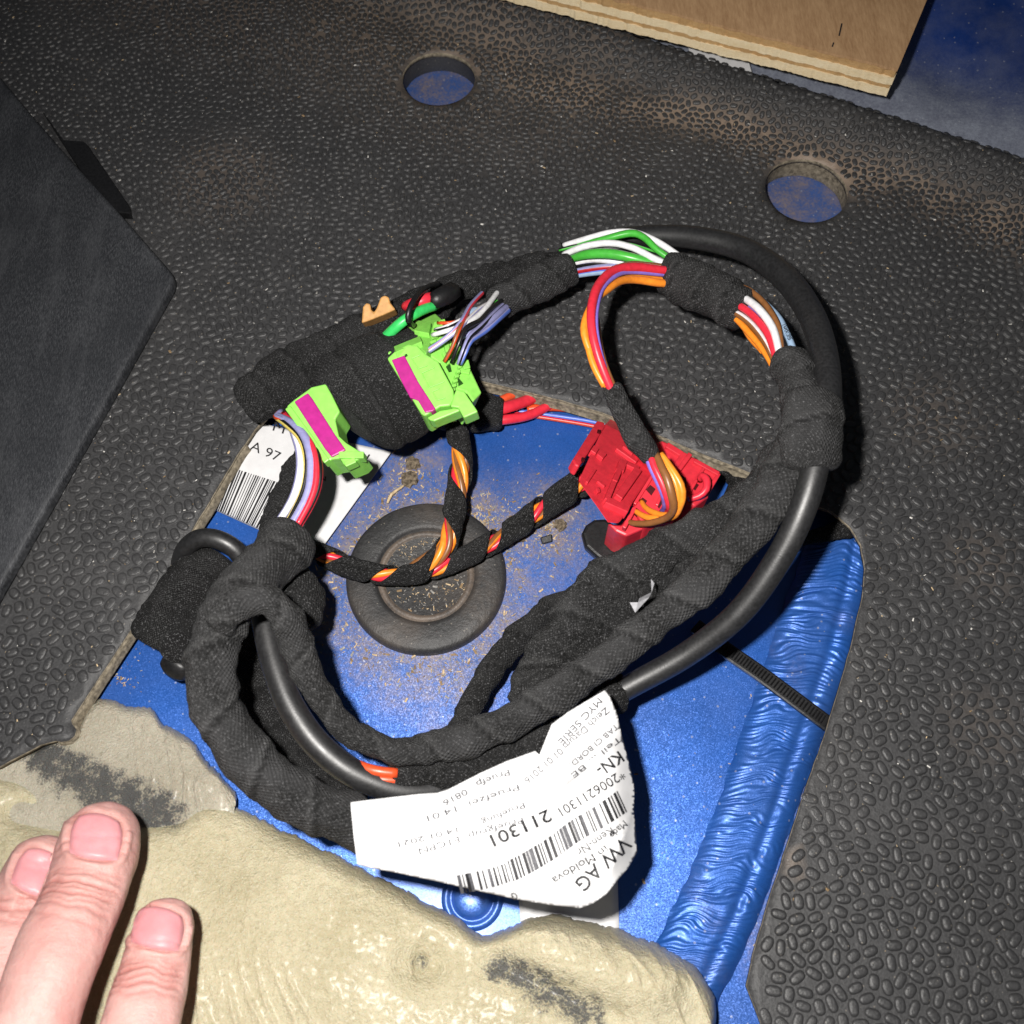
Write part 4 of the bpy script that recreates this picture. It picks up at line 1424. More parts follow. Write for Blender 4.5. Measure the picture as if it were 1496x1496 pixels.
# --- sleeve on to the upper exposed wires
sleeve([(716, 450, 33, 50), (745, 436, 34, 57), (780, 420, 34, 58), (815, 403, 34, 58), (838, 394, 34, 54)], M_CLOTH, hs, seg=28)
def UX(x, y):
    return 780 + x / 2.992, 300 + y / 2.992
def uxw(pts):
    return [UX(a, b) + (z, wd) for a, b, z, wd in pts]
for pts, m in (
    ([(130, 175, 33, 8), (250, 140, 38, 9), (340, 118, 40, 9), (440, 118, 42, 9), (540, 160, 43, 10), (640, 225, 42, 9)], W('white')),
    ([(180, 182, 34, 8), (300, 150, 40, 10), (420, 122, 43, 11), (480, 140, 44, 10), (540, 195, 44, 10), (620, 250, 43, 10)], W('green')),
    ([(110, 195, 33, 5), (240, 165, 36, 6), (380, 160, 38, 6), (500, 190, 39, 7), (600, 235, 40, 7)], W('green', 'black')),
    ([(130, 215, 35, 9), (220, 180, 40, 10), (330, 165, 43, 10), (430, 185, 45, 10), (530, 235, 46, 10), (640, 285, 45, 10)], W('white')),
    ([(150, 240, 35, 10), (230, 215, 41, 14), (330, 212, 44, 15), (430, 230, 45, 14), (540, 260, 44, 12), (640, 290, 43, 11)], W('green')),
    ([(160, 258, 34, 9), (260, 235, 38, 11), (360, 245, 40, 11), (460, 262, 41, 10), (600, 290, 41, 10)], W('white', 'lilac')),
    ([(150, 270, 33, 8), (260, 252, 37, 9), (360, 255, 38, 9), (480, 270, 38, 9), (600, 295, 39, 9)], W('black', 'lilac')),
    ([(150, 225, 33, 6), (260, 190, 37, 7), (400, 190, 39, 7), (520, 215, 40, 7), (620, 260, 40, 7)], W('black')),
    ([(200, 205, 33, 6), (320, 195, 35, 7), (440, 210, 36, 7), (560, 235, 37, 7), (620, 255, 38, 7)], W('brown', 'white')),
    ([(130, 300, 34, 7), (230, 280, 37, 9), (330, 268, 39, 9), (450, 270, 40, 9), (600, 300, 41, 9)], W('deepred', 'lilac')),
    ([(140, 315, 33, 7), (240, 297, 36, 9), (330, 290, 38, 9), (420, 300, 38, 9)], W('lblue', 'blue')),
    ([(160, 292, 32, 8), (260, 290, 34, 9), (350, 292, 35, 9), (450, 300, 36, 9)], W('black')),
    ([(120, 185, 32, 14), (300, 170, 33, 18), (450, 200, 34, 18), (620, 260, 36, 16)], W('black')),
    ([(130, 250, 31, 16), (300, 240, 32, 18), (450, 250, 33, 18), (620, 280, 36, 16)], W('black')),
):
    wire(uxw(pts), m, hs)

# --- red / orange lead that loops back to the red connector
lead = [([(620, 290, 46, 12), (540, 280, 49, 13), (440, 270, 53, 14), (350, 285, 57, 14), (285, 345, 61, 14), (255, 430, 64, 14), (252, 530, 65, 13), (275, 640, 63, 13), (310, 740, 60, 13), (345, 820, 57, 12)], W('red')),
        ([(620, 305, 45, 7), (540, 298, 48, 8), (440, 290, 52, 8), (370, 300, 56, 8), (305, 355, 60, 8), (275, 440, 63, 8), (270, 540, 64, 9), (290, 650, 62, 9), (320, 745, 59, 9), (350, 825, 56, 9)], W('violet')),
        ([(620, 345, 44, 11), (540, 338, 47, 12), (450, 325, 50, 12), (380, 330, 54, 12), (320, 370, 58, 11), (262, 420, 61, 11), (228, 500, 62, 11), (232, 590, 61, 10), (262, 700, 59, 11), (310, 790, 57, 11)], W('orange')),
        ([(620, 335, 44, 10), (500, 322, 47, 11), (400, 312, 51, 11), (320, 350, 56, 11), (250, 440, 61, 11), (218, 540, 62, 11), (245, 640, 60, 11), (275, 720, 58, 11), (325, 800, 56, 10)], W('orange')),
        ([(630, 278, 44, 9), (500, 262, 48, 10), (400, 262, 52, 10), (310, 310, 56, 10), (268, 380, 59, 9), (245, 470, 60, 9)], W('brown')),
        ([(275, 500, 57, 9), (285, 600, 59, 10), (305, 690, 60, 11), (340, 780, 58, 11), (365, 830, 56, 10)], W('brown'))]
for pts, m in lead:
    wire(uxw(pts), m, hs)
sleeve(uxw([(335, 785, 57, 38), (365, 850, 55, 42), (405, 930, 52, 45), (455, 1020, 49, 46), (500, 1085, 46, 42), (520, 1110, 45, 38)]), M_CLOTH_L, hs, seg=24, lump=0.0005, wrap=0.0003, pitch=0.009)
for pts, m in (
    ([(660, 440, 46, 9), (700, 540, 46, 10), (760, 660, 44, 11), (800, 760, 42, 10), (815, 860, 36, 9), (790, 900, 31, 8)], W('violet')),
    ([(690, 430, 47, 10), (725, 530, 47, 11), (785, 650, 46, 12), (830, 770, 44, 12), (850, 870, 40, 10), (825, 930, 34, 9)], W('red')),
    ([(740, 420, 47, 11), (780, 520, 48, 12), (835, 640, 48, 13), (870, 770, 46, 13), (885, 870, 43, 12), (840, 950, 38, 11), (700, 1000, 33, 10), (560, 1005, 29, 9), (510, 990, 27, 8)], W('brown')),
    ([(770, 430, 46, 9), (840, 540, 47, 10), (900, 660, 46, 11), (925, 780, 44, 10), (900, 900, 40, 10), (810, 935, 36, 9), (700, 905, 32, 9), (640, 860, 29, 8), (615, 815, 27, 7)], W('orange')),
    ([(780, 420, 47, 9), (870, 550, 47, 11), (945, 680, 46, 12), (960, 790, 44, 11), (920, 900, 40, 11), (880, 950, 36, 10), (740, 965, 33, 10), (640, 945, 30, 9), (565, 900, 27, 8)], W('orange')),
):
    wire(rcw(pts), m, hs)

# --- second upper sleeve, exposed brown / white wires, third sleeve
sleeve([(966, 398, 42, 66), (988, 404, 43, 74), (1020, 420, 46, 78), (1052, 436, 49, 76), (1076, 450, 51, 72), (1090, 458, 52, 60)], M_CLOTH, hs, seg=28, pitch=0.010)
for pts, m in (
    ([(870, 350, 51, 9), (930, 365, 54, 9), (1000, 420, 57, 9), (1055, 500, 60, 9), (1075, 570, 61, 9), (1090, 720, 62, 9)], W('brown')),
    ([(860, 385, 52, 10), (910, 400, 55, 11), (980, 450, 59, 12), (1040, 530, 61, 12), (1065, 610, 62, 11), (1085, 730, 62, 10)], W('white')),
    ([(870, 420, 51, 9), (940, 440, 53, 10), (1010, 490, 56, 10), (1075, 570, 59, 10), (1110, 650, 60, 11), (1130, 740, 61, 11)], W('black')),
    ([(850, 425, 52, 11), (900, 440, 55, 11), (960, 485, 58, 11), (1020, 560, 60, 11), (1050, 640, 61, 11), (1075, 740, 61, 11)], W('red')),
    ([(870, 410, 50, 7), (930, 432, 53, 8), (1000, 500, 57, 8), (1055, 590, 60, 8), (1085, 740, 61, 8)], W('violet')),
    ([(845, 465, 51, 9), (890, 475, 54, 10), (950, 520, 56, 10), (1005, 590, 58, 10), (1045, 670, 60, 9), (1070, 745, 60, 9)], W('brown', 'white')),
    ([(835, 490, 50, 9), (880, 495, 52, 9), (930, 545, 54, 10), (985, 610, 56, 9), (1030, 680, 58, 8), (1060, 745, 59, 8)], W('orange')),
    ([(840, 480, 50, 8), (900, 510, 52, 8), (945, 580, 53, 8), (1000, 640, 56, 8)], W('orange', 'brown')),
    ([(860, 400, 49, 12), (960, 460, 50, 14), (1040, 550, 54, 16), (1090, 660, 58, 16), (1120, 750, 60, 14)], W('black')),
    ([(960, 380, 50, 9), (1060, 480, 56, 10), (1100, 550, 59, 10), (1135, 640, 61, 11), (1150, 740, 62, 11)], W('lblue')),
    ([(1000, 420, 50, 9), (1090, 540, 55, 10), (1140, 630, 59, 8), (1172, 700, 60, 7), (1180, 750, 60, 7)], W('redorange')),
    ([(1060, 600, 55, 9), (1090, 660, 58, 9), (1108, 750, 60, 9)], W('brown')),
):
    wire(uxw(pts), m, hs)
# printed marking on the light blue wire
print_text('1x0.35', UX(1093, 520), UX(1118, 585), 6, lambda x, y: P(x, y, 63.4), M_INK, hs)
sleeve([(1150, 522, 59, 60), (1162, 545, 61, 68), (1172, 580, 63, 74), (1178, 610, 64, 78)], M_CLOTH_L, hs, seg=28, pitch=0.006, wrap=0.0006)
# --- thick wrap holding sleeve and cable together
sleeve([(1190, 578, 67, 88), (1187, 596, 67, 94), (1185, 630, 67, 97), (1183, 665, 67, 97), (1183, 688, 66, 88)], M_CLOTH, hs, seg=36, pitch=0.015, wrap=0.0007, flat=0.92, lump=0.0012)

# --- thick glossy black cable
cb = tube('black_cable', [(378, 868, 40, 37.2), (386, 905, 42, 37.2), (398, 960, 42, 38.1), (424, 1030, 41, 40.0), (468, 1092, 39, 40.9), (530, 1136, 36, 40.9), (610, 1156, 32, 39.1), (720, 1130, 26, 37.2), (820, 1070, 24, 35.3), (900, 1014, 27, 35.3),
                      (1000, 958, 35, 36.3), (1080, 895, 46, 38.1), (1140, 812, 57, 39.1), (1176, 735, 65, 40.0), (1196, 660, 69, 40.0), (1208, 600, 68, 40.9), (1206, 530, 64, 40.0), (1186, 462, 58, 39.1), (1146, 405, 51, 38.1), (1090, 366, 44, 35.3),
                      (1020, 348, 39, 33.5), (950, 344, 34, 29.8), (890, 350, 30, 26.0), (850, 362, 27, 22.3), (815, 376, 26, 18.6)], M_CABLE, hs, seg=28, step=0.0012)

# --- trunk sleeves
sleeve([(1166, 640, 56, 76), (1140, 690, 54, 80), (1090, 737, 51, 72), (1020, 779, 46, 72), (945, 817, 41, 74), (890, 848, 37, 76), (846, 892, 34, 72), (812, 935, 32, 68), (780, 985, 31, 60), (752, 1030, 31, 52)], M_CLOTH, hs, seg=40, flat=0.7, lump=0.0018, pitch=0.017)
sleeve([(1172, 640, 62, 80), (1146, 702, 60, 82), (1096, 772, 57, 74), (1030, 844, 53, 66), (950, 914, 48, 60), (850, 990, 44, 60), (750, 1052, 40, 60), (665, 1086, 38, 56), (590, 1096, 39, 51), (520, 1076, 43, 49), (466, 1017, 48, 51),
        (436, 950, 53, 54), (418, 902, 60, 57), (384, 876, 65, 56), (346, 886, 66, 56), (322, 922, 64, 56)], M_CLOTH_L, hs, seg=36, lump=0.0012, pitch=0.015)
sleeve([(905, 840, 26, 46), (850, 868, 22, 46), (795, 898, 18, 46), (745, 942, 15, 46), (706, 996, 14, 46), (678, 1056, 15, 46), (658, 1100, 18, 44)], M_CLOTH_D, hs, seg=24)
sleeve([(905, 1000, 26, 54), (850, 1050, 28, 60), (770, 1096, 30, 62), (680, 1124, 32, 58), (610, 1132, 34, 48), (566, 1131, 35, 40)], M_CLOTH_D, hs, seg=28)
wire([(490, 1098, 34, 13), (520, 1116, 37, 15), (548, 1126, 38, 16), (580, 1130, 37, 16)], W('redorange'), hs)
wire([(500, 1114, 33, 12), (530, 1130, 36, 14), (556, 1138, 37, 14), (584, 1140, 36, 14)], W('redorange'), hs)
# crumpled centre between trunk sleeves
sleeve([(1030, 812, 42, 60), (960, 862, 38, 74), (900, 905, 35, 76), (850, 945, 33, 66), (800, 995, 32, 50), (770, 1025, 32, 40)], M_CLOTH_D, hs, seg=44, flat=0.6, lump=0.0030)
fo = mesh_obj('foil_shred', [P(920, 880, 51.8), P(928, 895, 51.8), P(932, 880, 52.8), P(949, 872, 51.8), P(956, 852, 52.8), P(951, 846, 51.8), P(952, 865, 53.3), P(934, 874, 53.8), P(924, 888, 52.8)], [(0, 1, 2), (2, 1, 3), (3, 2, 7), (3, 7, 6), (3, 6, 4), (4, 6, 5)], plain('grey_foil', (0.34, 0.34, 0.36, 1), 0.4, 0.5), hs, smooth=False)
# --- left loop
sleeve([(428, 782, 44, 92), (408, 808, 47, 90), (375, 840, 52, 84), (340, 878, 57, 80), (316, 930, 60, 80), (309, 990, 58, 82), (324, 1050, 54, 84), (364, 1110, 49, 84), (424, 1160, 44, 82), (490, 1192, 39, 82), (560, 1214, 33, 80), (640, 1217, 29, 72)], M_CLOTH_L, hs, seg=40, lump=0.0012, pitch=0.016)
sleeve([(396, 820, 36, 80), (420, 860, 34, 92), (440, 900, 32, 84), (448, 922, 30, 60)], M_CLOTH_D, hs, seg=30, lump=0.0016)
# lilac wires from the left green plug down to that loop
sleeve([(444, 650, 18, 22), (428, 695, 22, 40), (410, 745, 28, 52), (400, 790, 34, 58)], M_CLOTH_D, hs, seg=22)
def GAw(pts):
    return [GA(a, b) + (z, wd) for a, b, z, wd in pts]
for pts, m in (
    ([(700, 300, 40, 7), (740, 420, 42, 10), (790, 560, 43, 13), (800, 720, 43, 14), (770, 880, 42, 14), (710, 1020, 42, 13), (620, 1160, 42, 12)], W('lilac', 'white')),
    ([(600, 290, 38, 8), (700, 360, 42, 10), (800, 460, 44, 11), (850, 600, 44, 12), (845, 780, 43, 9), (800, 950, 42, 8), (690, 1170, 42, 8)], W('yellow', 'black')),
    ([(610, 270, 37, 9), (720, 330, 42, 11), (830, 440, 45, 13), (885, 600, 46, 14), (890, 780, 45, 14), (850, 960, 44, 13), (730, 1180, 43, 12)], W('lilac')),
    ([(660, 260, 36, 7), (780, 360, 42, 9), (890, 520, 46, 10), (930, 680, 46, 10), (925, 850, 45, 10), (870, 1010, 44, 10), (770, 1195, 43, 10)], W('red')),
    ([(680, 240, 36, 7), (820, 380, 41, 8), (930, 560, 44, 9), (965, 720, 45, 9), (950, 880, 44, 9), (890, 1030, 43, 9), (790, 1200, 42, 9)], W('red', 'black')),
    ([(640, 230, 36, 8), (590, 280, 38, 8), (640, 300, 40, 8), (760, 390, 42, 8)], W('redorange', 'lilac')),
    ([(830, 500, 41, 9), (860, 640, 42, 9), (850, 800, 41, 9), (790, 990, 41, 9), (700, 1180, 41, 9)], W('black')),
):
    wire(GAw(pts), m, hs)
# little black cable tie behind the label
tube('tie_tail', [(900, 985, 28, 20), (908, 1010, 30, 24), (905, 1040, 24, 22)], M_FELT, hs, seg=12, flat=0.5)

# tan clip behind the boot
tc = tag(prism('plastic_clip', [(528, 472), (530, 448), (535, 442), (541, 444), (542, 452), (546, 456), (550, 450), (556, 434), (562, 431), (568, 434), (570, 442), (578, 452), (560, 460), (540, 468)], P(550, 450, 40), Vector((0, -0.4, 0.92)), 8, M_TAN, None, 0.5),
         'tan plastic clip poking out behind the black cloth boot', 'clip')

# ================================================================== PRINTED PAPER TAG
def ztag(px, py):
    u = (px - 512) / 420.0
    z = 51 + 2.5 * math.sin(min(1, max(0, u)) * 2.2)
    # creases
    def crease(ax, ay, bx, by, wd, h):
        dx, dy = bx - ax, by - ay
        L = math.hypot(dx, dy)
        t = ((px - ax) * dx + (py - ay) * dy) / (L * L)
        d = ((px - ax) * -dy + (py - ay) * dx) / L
        e = max(0.0, min(1.0, 1 - abs(t - 0.5) * 1.7)) if -0.1 < t < 1.1 else 0.0
        return h * e * math.exp(-abs(d) / wd)
    z += crease(760, 1195, 905, 1075, 9, 4.2) - crease(820, 1290, 915, 1215, 9, 2.4) + crease(640, 1180, 760, 1135, 10, 1.6)
    z += crease(700, 1260, 900, 1140, 16, 2.6)
    z -= crease(740, 1225, 890, 1120, 12, 2.2)
    z += crease(880, 1300, 925, 1180, 10, 2.8)
    z -= crease(790, 1130, 900, 1040, 14, 2.0)
    z += crease(560, 1215, 720, 1165, 22, 1.4)
    z -= 10 * sstep(880, 945, px) ** 1.4
    z -= 9 * max(0.0, (py - (1240 + 0.16 * (px - 520))) / 60.0) ** 2
    z -= 7 * max(0.0, (1195 - 0.10 * (px - 520) - py) / 120.0) ** 2 * (1 if px < 700 else 0.4)
    z += 0.35 * noise.noise(Vector((px * 0.03, py * 0.03, 0)))
    return z
tag_px = [(512, 1172), (560, 1166), (612, 1160), (640, 1158), (655, 1153), (700, 1130), (740, 1112), (782, 1097), (788, 1103), (797, 1080), (806, 1058), (830, 1040), (860, 1022), (884, 1008), (892, 1020), (902, 1044),
          (910, 1080), (918, 1110), (927, 1150), (926, 1185), (929, 1220), (931, 1245), (918, 1268), (903, 1285), (886, 1306), (866, 1320), (848, 1327), (800, 1322), (750, 1313), (700, 1302), (640, 1288), (580, 1275), (540, 1268), (522, 1263), (517, 1225), (514, 1195)]
tg = thing('paper_tag', 'crumpled white printed paper tag with barcode wrapped on the harness', 'paper tag', P(720, 1200, 10))
def fill_sheet(name, outline, zf, mat, parent, g=9, thick=0.15):
    pts, edges = [], []
    n = len(outline)
    ol = []
    for i in range(n):
        a, b = outline[i], outline[(i + 1) % n]
        k = max(1, int(math.dist(a, b) / g))
        for j in range(k):
            t = j / k
            ol.append(Vector((a[0] + (b[0] - a[0]) * t, a[1] + (b[1] - a[1]) * t)))
    pts += ol
    edges = [(i, (i + 1) % len(ol)) for i in range(len(ol))]
    xs = [p.x for p in ol]; ys = [p.y for p in ol]
    y = min(ys) + g / 2
    while y < max(ys):
        x = min(xs) + g / 2
        while x < max(xs):
            if inside(ol, x, y):
                pts.append(Vector((x + random.uniform(-1, 1), y + random.uniform(-1, 1))))
            x += g
        y += g
    vs, es, fs, _, _, _ = delaunay_2d_cdt(pts, edges, [], 0, 1e-4)
    V = [P(v.x, v.y, zf(v.x, v.y)) for v in vs]
    F = []
    for f in fs:
        cx = sum(vs[i].x for i in f) / 3; cy = sum(vs[i].y for i in f) / 3
        if not inside(ol, cx, cy):
            continue
        a, b, c = (V[i] for i in f[:3])
        if (b - a).cross(c - a).z < 0:
            f = list(reversed(f))
        F.append(tuple(f))
    o = mesh_obj(name, V, F, mat, parent)
    m = o.modifiers.new('thickness', 'SOLIDIFY'); m.thickness = thick * MM; m.offset = -1
    return o
fill_sheet('paper', tag_px, ztag, M_PAPER, tg, 4)
ts = lambda x, y: P(x, y, ztag(x, y) + 0.60)
for body, a, b, cap, ink, bold in (
    ('VW AG', (917, 1228), (846, 1296), 21, M_INK, 0.012),
    ('Made', (914, 1202), (893, 1222), 10, M_INK, 0),
    ('in', (886, 1238), (876, 1248), 10, M_INK, 0),
    ('Moldova', (868, 1252), (808, 1288), 12, M_INK, 0),
    ('Kenn-Nr.', (895, 1213), (842, 1248), 12, M_INK, 0),
    ('*2006211301', (911, 1130), (818, 1187), 14, M_INK, 0),
    ('KN-', (908, 1104), (874, 1128), 17, M_INK, 0.012),
    ('211301', (804, 1190), (718, 1229), 18, M_INK, 0.012),
    ('TAB CI BORD.', (902, 1060), (834, 1118), 8, M_INKG, 0),
    ('Teil ... BE', (907, 1078), (836, 1134), 8, M_INKG, 0),
    ('Zeich Datum 01.01.2016', (888, 1036), (768, 1142), 10, M_INKG, 0),
    ('MYC SERIE', (877, 1022), (818, 1086), 10, M_INKG, 0),
    ('Pruefp', (744, 1128), (696, 1146), 9, M_INKG, 0),
    ('0816', (682, 1156), (648, 1174), 9, M_INKG, 0),
    ('Pruefzei  14.01', (758, 1150), (624, 1196), 9, M_INKG, 0),
    ('Pruefung', (766, 1176), (704, 1202), 9, M_INKG, 0),
    ('Pruefgrup  E1CPN', (764, 1198), (612, 1244), 9, M_INKG, 0),
    ('14.01.2021', (668, 1212), (582, 1234), 8, M_INKG, 0),
    ('G', (755, 1308), (748, 1311), 11, M_INK, 0),
):
    print_text(body, a, b, cap, ts, ink, tg, bold)
# barcode bars follow the tag's curve
bcl = catmull([(910, 1170, 0), (876, 1193, 0), (840, 1214, 0), (795, 1246, 0), (735, 1277, 0), (668, 1293, 0)], 1.0)
rnd = random.Random(5)
V, F, V2, F2 = [], [], [], []
i = 2
def bar_at(i0, i1, h, VV, FF, sk=0.55):
    b0 = len(VV)
    for k in range(5):
        t = -1 + 0.5 * k
        for ii in (i0, i1):
            c = bcl[min(len(bcl) - 1, ii)]
            f = ii / len(bcl)
            ux, uy = 0.42 - 0.22 * f, 0.90
            x, y = c[0] + ux * t * h, c[1] + uy * t * h
            VV.append(P(x, y, ztag(x, y) + 0.3))
    for k in range(4):
        FF.append((b0 + 2 * k, b0 + 2 * k + 1, b0 + 2 * k + 3, b0 + 2 * k + 2))
while i < len(bcl) - 6:
    k = rnd.choice((2, 2, 3, 5))
    hh = 17 if i < len(bcl) * 0.7 else 15
    if rnd.random() < 0.2:
        bar_at(i, i + k + 2, hh, V2, F2)
    else:
        bar_at(i, i + k, hh, V, F)
    i += k + rnd.choice((2, 3, 4, 7))
mesh_obj('barcode', V, F, M_INK, tg, smooth=False)
mesh_obj('barcode', V2, F2, M_INKG, tg, smooth=False)

# ================================================================== FOAM FLAP
def foam_mat(name, c0, c1, grain=1.0, stain=True):
    t = NT(name)
    pos = t.geo()
    f = t.noise(pos, 480.0, 5, 0.7)
    big = t.noise(pos, 38.0, 4)
    fine = t.noise(pos, 1700.0, 3, 0.7)
    col = t.ramp(t.math('ADD', t.math('MULTIPLY', f, 0.4), t.math('MULTIPLY', big, 0.6)), 0.38, 0.64, c0, c1)
    col = t.mix(t.math('MULTIPLY', t.ramp(fine, 0.56, 0.72), 0.55), col, (0.66, 0.63, 0.54, 1))
    col = t.mix(t.math('MULTIPLY', t.ramp(t.noise(pos, 1100.0, 3, 0.7), 0.56, 0.7), 0.4), col, (0.15, 0.13, 0.085, 1))
    at = t.n('ShaderNodeAttribute', attribute_name='soil')
    br = t.math('ADD', t.math('MULTIPLY', t.noise(pos, 240.0, 5, 0.7), 0.6), t.math('MULTIPLY', fine, 0.4))
    m = t.ramp(t.math('ADD', t.math('MULTIPLY', at.outputs['Fac'], 0.75), t.math('MULTIPLY', t.math('SUBTRACT', br, 0.5), 2.6)), 0.34, 0.66)
    m = t.math('MULTIPLY', m, t.ramp(at.outputs['Fac'], 0.02, 0.3))
    col = t.mix(t.math('MULTIPLY', m, 0.92), col, (0.050, 0.052, 0.055, 1))
    t.l(col, t.b.inputs['Base Color'])
    t.l(t.math('MULTIPLY_ADD', f, 0.5, 0.10), t.b.inputs['Roughness'])
    t.set(Specular_IOR_Level=0.6, Coat_Weight=0.14, Coat_Roughness=0.26, Subsurface_Weight=0.12, Subsurface_Scale=0.003)
    mp = t.n('ShaderNodeMapping'); mp.inputs['Scale'].default_value = (1.0, 0.35, 1); mp.inputs['Rotation'].default_value = (0, 0, math.radians(-22))
    t.l(pos, mp.inputs['Vector'])
    strand = t.noise(mp.outputs[0], 420.0, 3, 0.6)
    t.bump(t.math('ADD', t.math('MULTIPLY', f, 0.9), t.math('ADD', t.math('MULTIPLY', fine, 0.85 * grain), t.math('MULTIPLY', strand, 0.9))), 0.75, 0.0009)
    return t.m
M_FOAM = foam_mat('beige_foam_skin', (0.41, 0.36, 0.225, 1), (0.55, 0.495, 0.34, 1))
M_FOAM2 = foam_mat('grainy_foam', (0.36, 0.325, 0.25, 1), (0.50, 0.46, 0.37, 1), 1.6)
fm = thing('foam_flap', 'folded back beige foam underlay flap held down at the bottom', 'foam flap', P(400, 1400, 2))

def foam_sheet(name, edge_px, bottom_px, zf, mat, soil, nu=300, nv=150, drop=0.055, zbase=1.0):
    """front edge rolls down to zbase"""
    E = catmull([(a, b, 0) for a, b in edge_px], 2.0)
    B = catmull([(a, b, 0) for a, b in bottom_px], 2.0)
    V, F, S = [], [], []
    for i in range(nu + 1):
        e = E[int(i / nu * (len(E) - 1))]; b = B[int(i / nu * (len(B) - 1))]
        for j in range(nv + 1):
            t = (j / nv) ** 1.25
            x, y = e[0] + (b[0] - e[0]) * t, e[1] + (b[1] - e[1]) * t
            if j < 8:
                y += (5.0 * noise.noise(Vector((i * 0.11, 2, 0))) + 3.0 * noise.noise(Vector((i * 0.5, 5, 0))) + 1.6 * noise.noise(Vector((i * 1.3, 5, 3)))) * (1 - j / 8)
            z = zf(x, y)
            roll = min(1.0, t / drop)
            z = zbase + (z - zbase) * math.sqrt(max(0.0, 1 - (1 - roll) ** 2))
            p = P(x, y, z)
            ca, sa = math.cos(0.38), math.sin(0.38)
            q1, q2 = p.x * ca + p.y * sa, -p.x * sa + p.y * ca
            rg = 1 - abs(noise.noise(Vector((q1 * 230, q2 * 42, 3.0))))
            rk = max(0.0, noise.noise(Vector((q1 * 30, q2 * 30, 8)))) 
            p.z += (0.0009 * noise.noise(p * 45) + 0.00018 * noise.noise(p * 260) + 0.0002 * noise.noise(p * 700) + 0.0011 * rg ** 10 * min(1, 2.2 * rk)) * (0.35 + 0.65 * roll)
            V.append(p); S.append(soil(x, y))
    for i in range(nu):
        for j in range(nv):
            q = i * (nv + 1) + j
            F.append((q, q + nv + 1, q + nv + 2, q + 1))
    o = mesh_obj(name, V, F, mat, fm)
    if o.data.polygons[nv * 20].normal.z < 0:
        o.data.flip_normals()
    at = o.data.attributes.new('soil', 'FLOAT', 'POINT')
    at.data.foreach_set('value', S)
    return o

def seg_d(x, y, a, b):
    dx, dy = b[0] - a[0], b[1] - a[1]
    t = max(0, min(1, ((x - a[0]) * dx + (y - a[1]) * dy) / (dx * dx + dy * dy)))
    return math.hypot(x - a[0] - dx * t, y - a[1] - dy * t)
def soil_f1(x, y):
    return 0.95 * (1 - sstep(10, 62, seg_d(x, y, (70, 1112), (235, 1190))))
def z_f1(x, y):
    return 7.5 + 1.2 * noise.noise(Vector((x * 0.012, y * 0.012, 3))) - 4 * sstep(80, 0, 1150 - y + x * 0.25) * 0
foam_sheet('torn_layer', [(-60, 1120), (20, 1105), (66, 1086), (112, 1062), (128, 1035), (146, 1021), (168, 1024), (190, 1032), (222, 1036), (238, 1056), (252, 1066), (280, 1080), (300, 1110), (330, 1140), (346, 1166), (334, 1182), (380, 1215), (430, 1260)],
           [(-60, 1330), (0, 1320), (60, 1320), (110, 1320), (150, 1320), (170, 1320), (200, 1320), (220, 1320), (240, 1320), (250, 1320), (260, 1320), (280, 1320), (300, 1320), (330, 1330), (350, 1330), (370, 1330), (400, 1340), (430, 1340)],
           z_f1, M_FOAM2, soil_f1, 220, 90, 0.06, 1.0)
def z_f2(x, y):
    z = 10 + 4 * sstep(1170, 1300, y) + 4 * sstep(1250, 1480, y) + 2.5 * noise.noise(Vector((x * 0.006, y * 0.006, 8)))
    z -= 4.0 * math.exp(-(((x - 615) / 40) ** 2 + ((y - 1405) / 32) ** 2)) * (1 + 0.5 * noise.noise(Vector((x * 0.045, y * 0.02, 4))))          # puckered dimple
    z += 1.6 * math.exp(-((seg_d(x, y, (480, 1320), (600, 1385)) / 30) ** 2))
    z += 4.0 * math.exp(-((seg_d(x, y, (800, 1380), (960, 1440)) / 45) ** 2))
    z -= 3.0 * math.exp(-((seg_d(x, y, (720, 1405), (900, 1490)) / 24) ** 2))
    z -= 4.0 * math.exp(-((seg_d(x, y, (30, 1190), (100, 1210)) / 22) ** 2))
    return z
def soil_f2(x, y):
    v = 0.85 * (1 - sstep(4, 52, seg_d(x, y, (735, 1418), (860, 1480))))
    v = max(v, 0.52 * (1 - sstep(6, 30, math.hypot(x - 612, y - 1408))))
    v = max(v, 0.8 * (1 - sstep(4, 40, seg_d(x, y, (110, 1160), (250, 1195)))))
    return v
foam_sheet('rolled_layer', [(-80, 1126), (0, 1132), (40, 1142), (80, 1172), (130, 1190), (200, 1200), (262, 1192), (300, 1172), (345, 1180), (400, 1206), (470, 1240), (560, 1284), (620, 1316), (668, 1340), (702, 1366), (735, 1358), (775, 1340), (815, 1338), (860, 1346), (910, 1360),
            (960, 1380), (1010, 1408), (1036, 1440), (1046, 1470), (1044, 1510), (1030, 1600)],
           [(-80, 1700), (0, 1700), (40, 1700), (80, 1700), (130, 1700), (200, 1700), (262, 1700), (300, 1700), (345, 1700), (400, 1700), (470, 1700), (540, 1700), (600, 1700), (650, 1700), (690, 1700), (720, 1700), (750, 1700), (780, 1700), (810, 1700), (840, 1700),
            (870, 1700), (900, 1700), (930, 1700), (960, 1700), (980, 1700), (1000, 1700)],
           z_f2, M_FOAM, soil_f2, 420, 200, 0.075, 2.0)

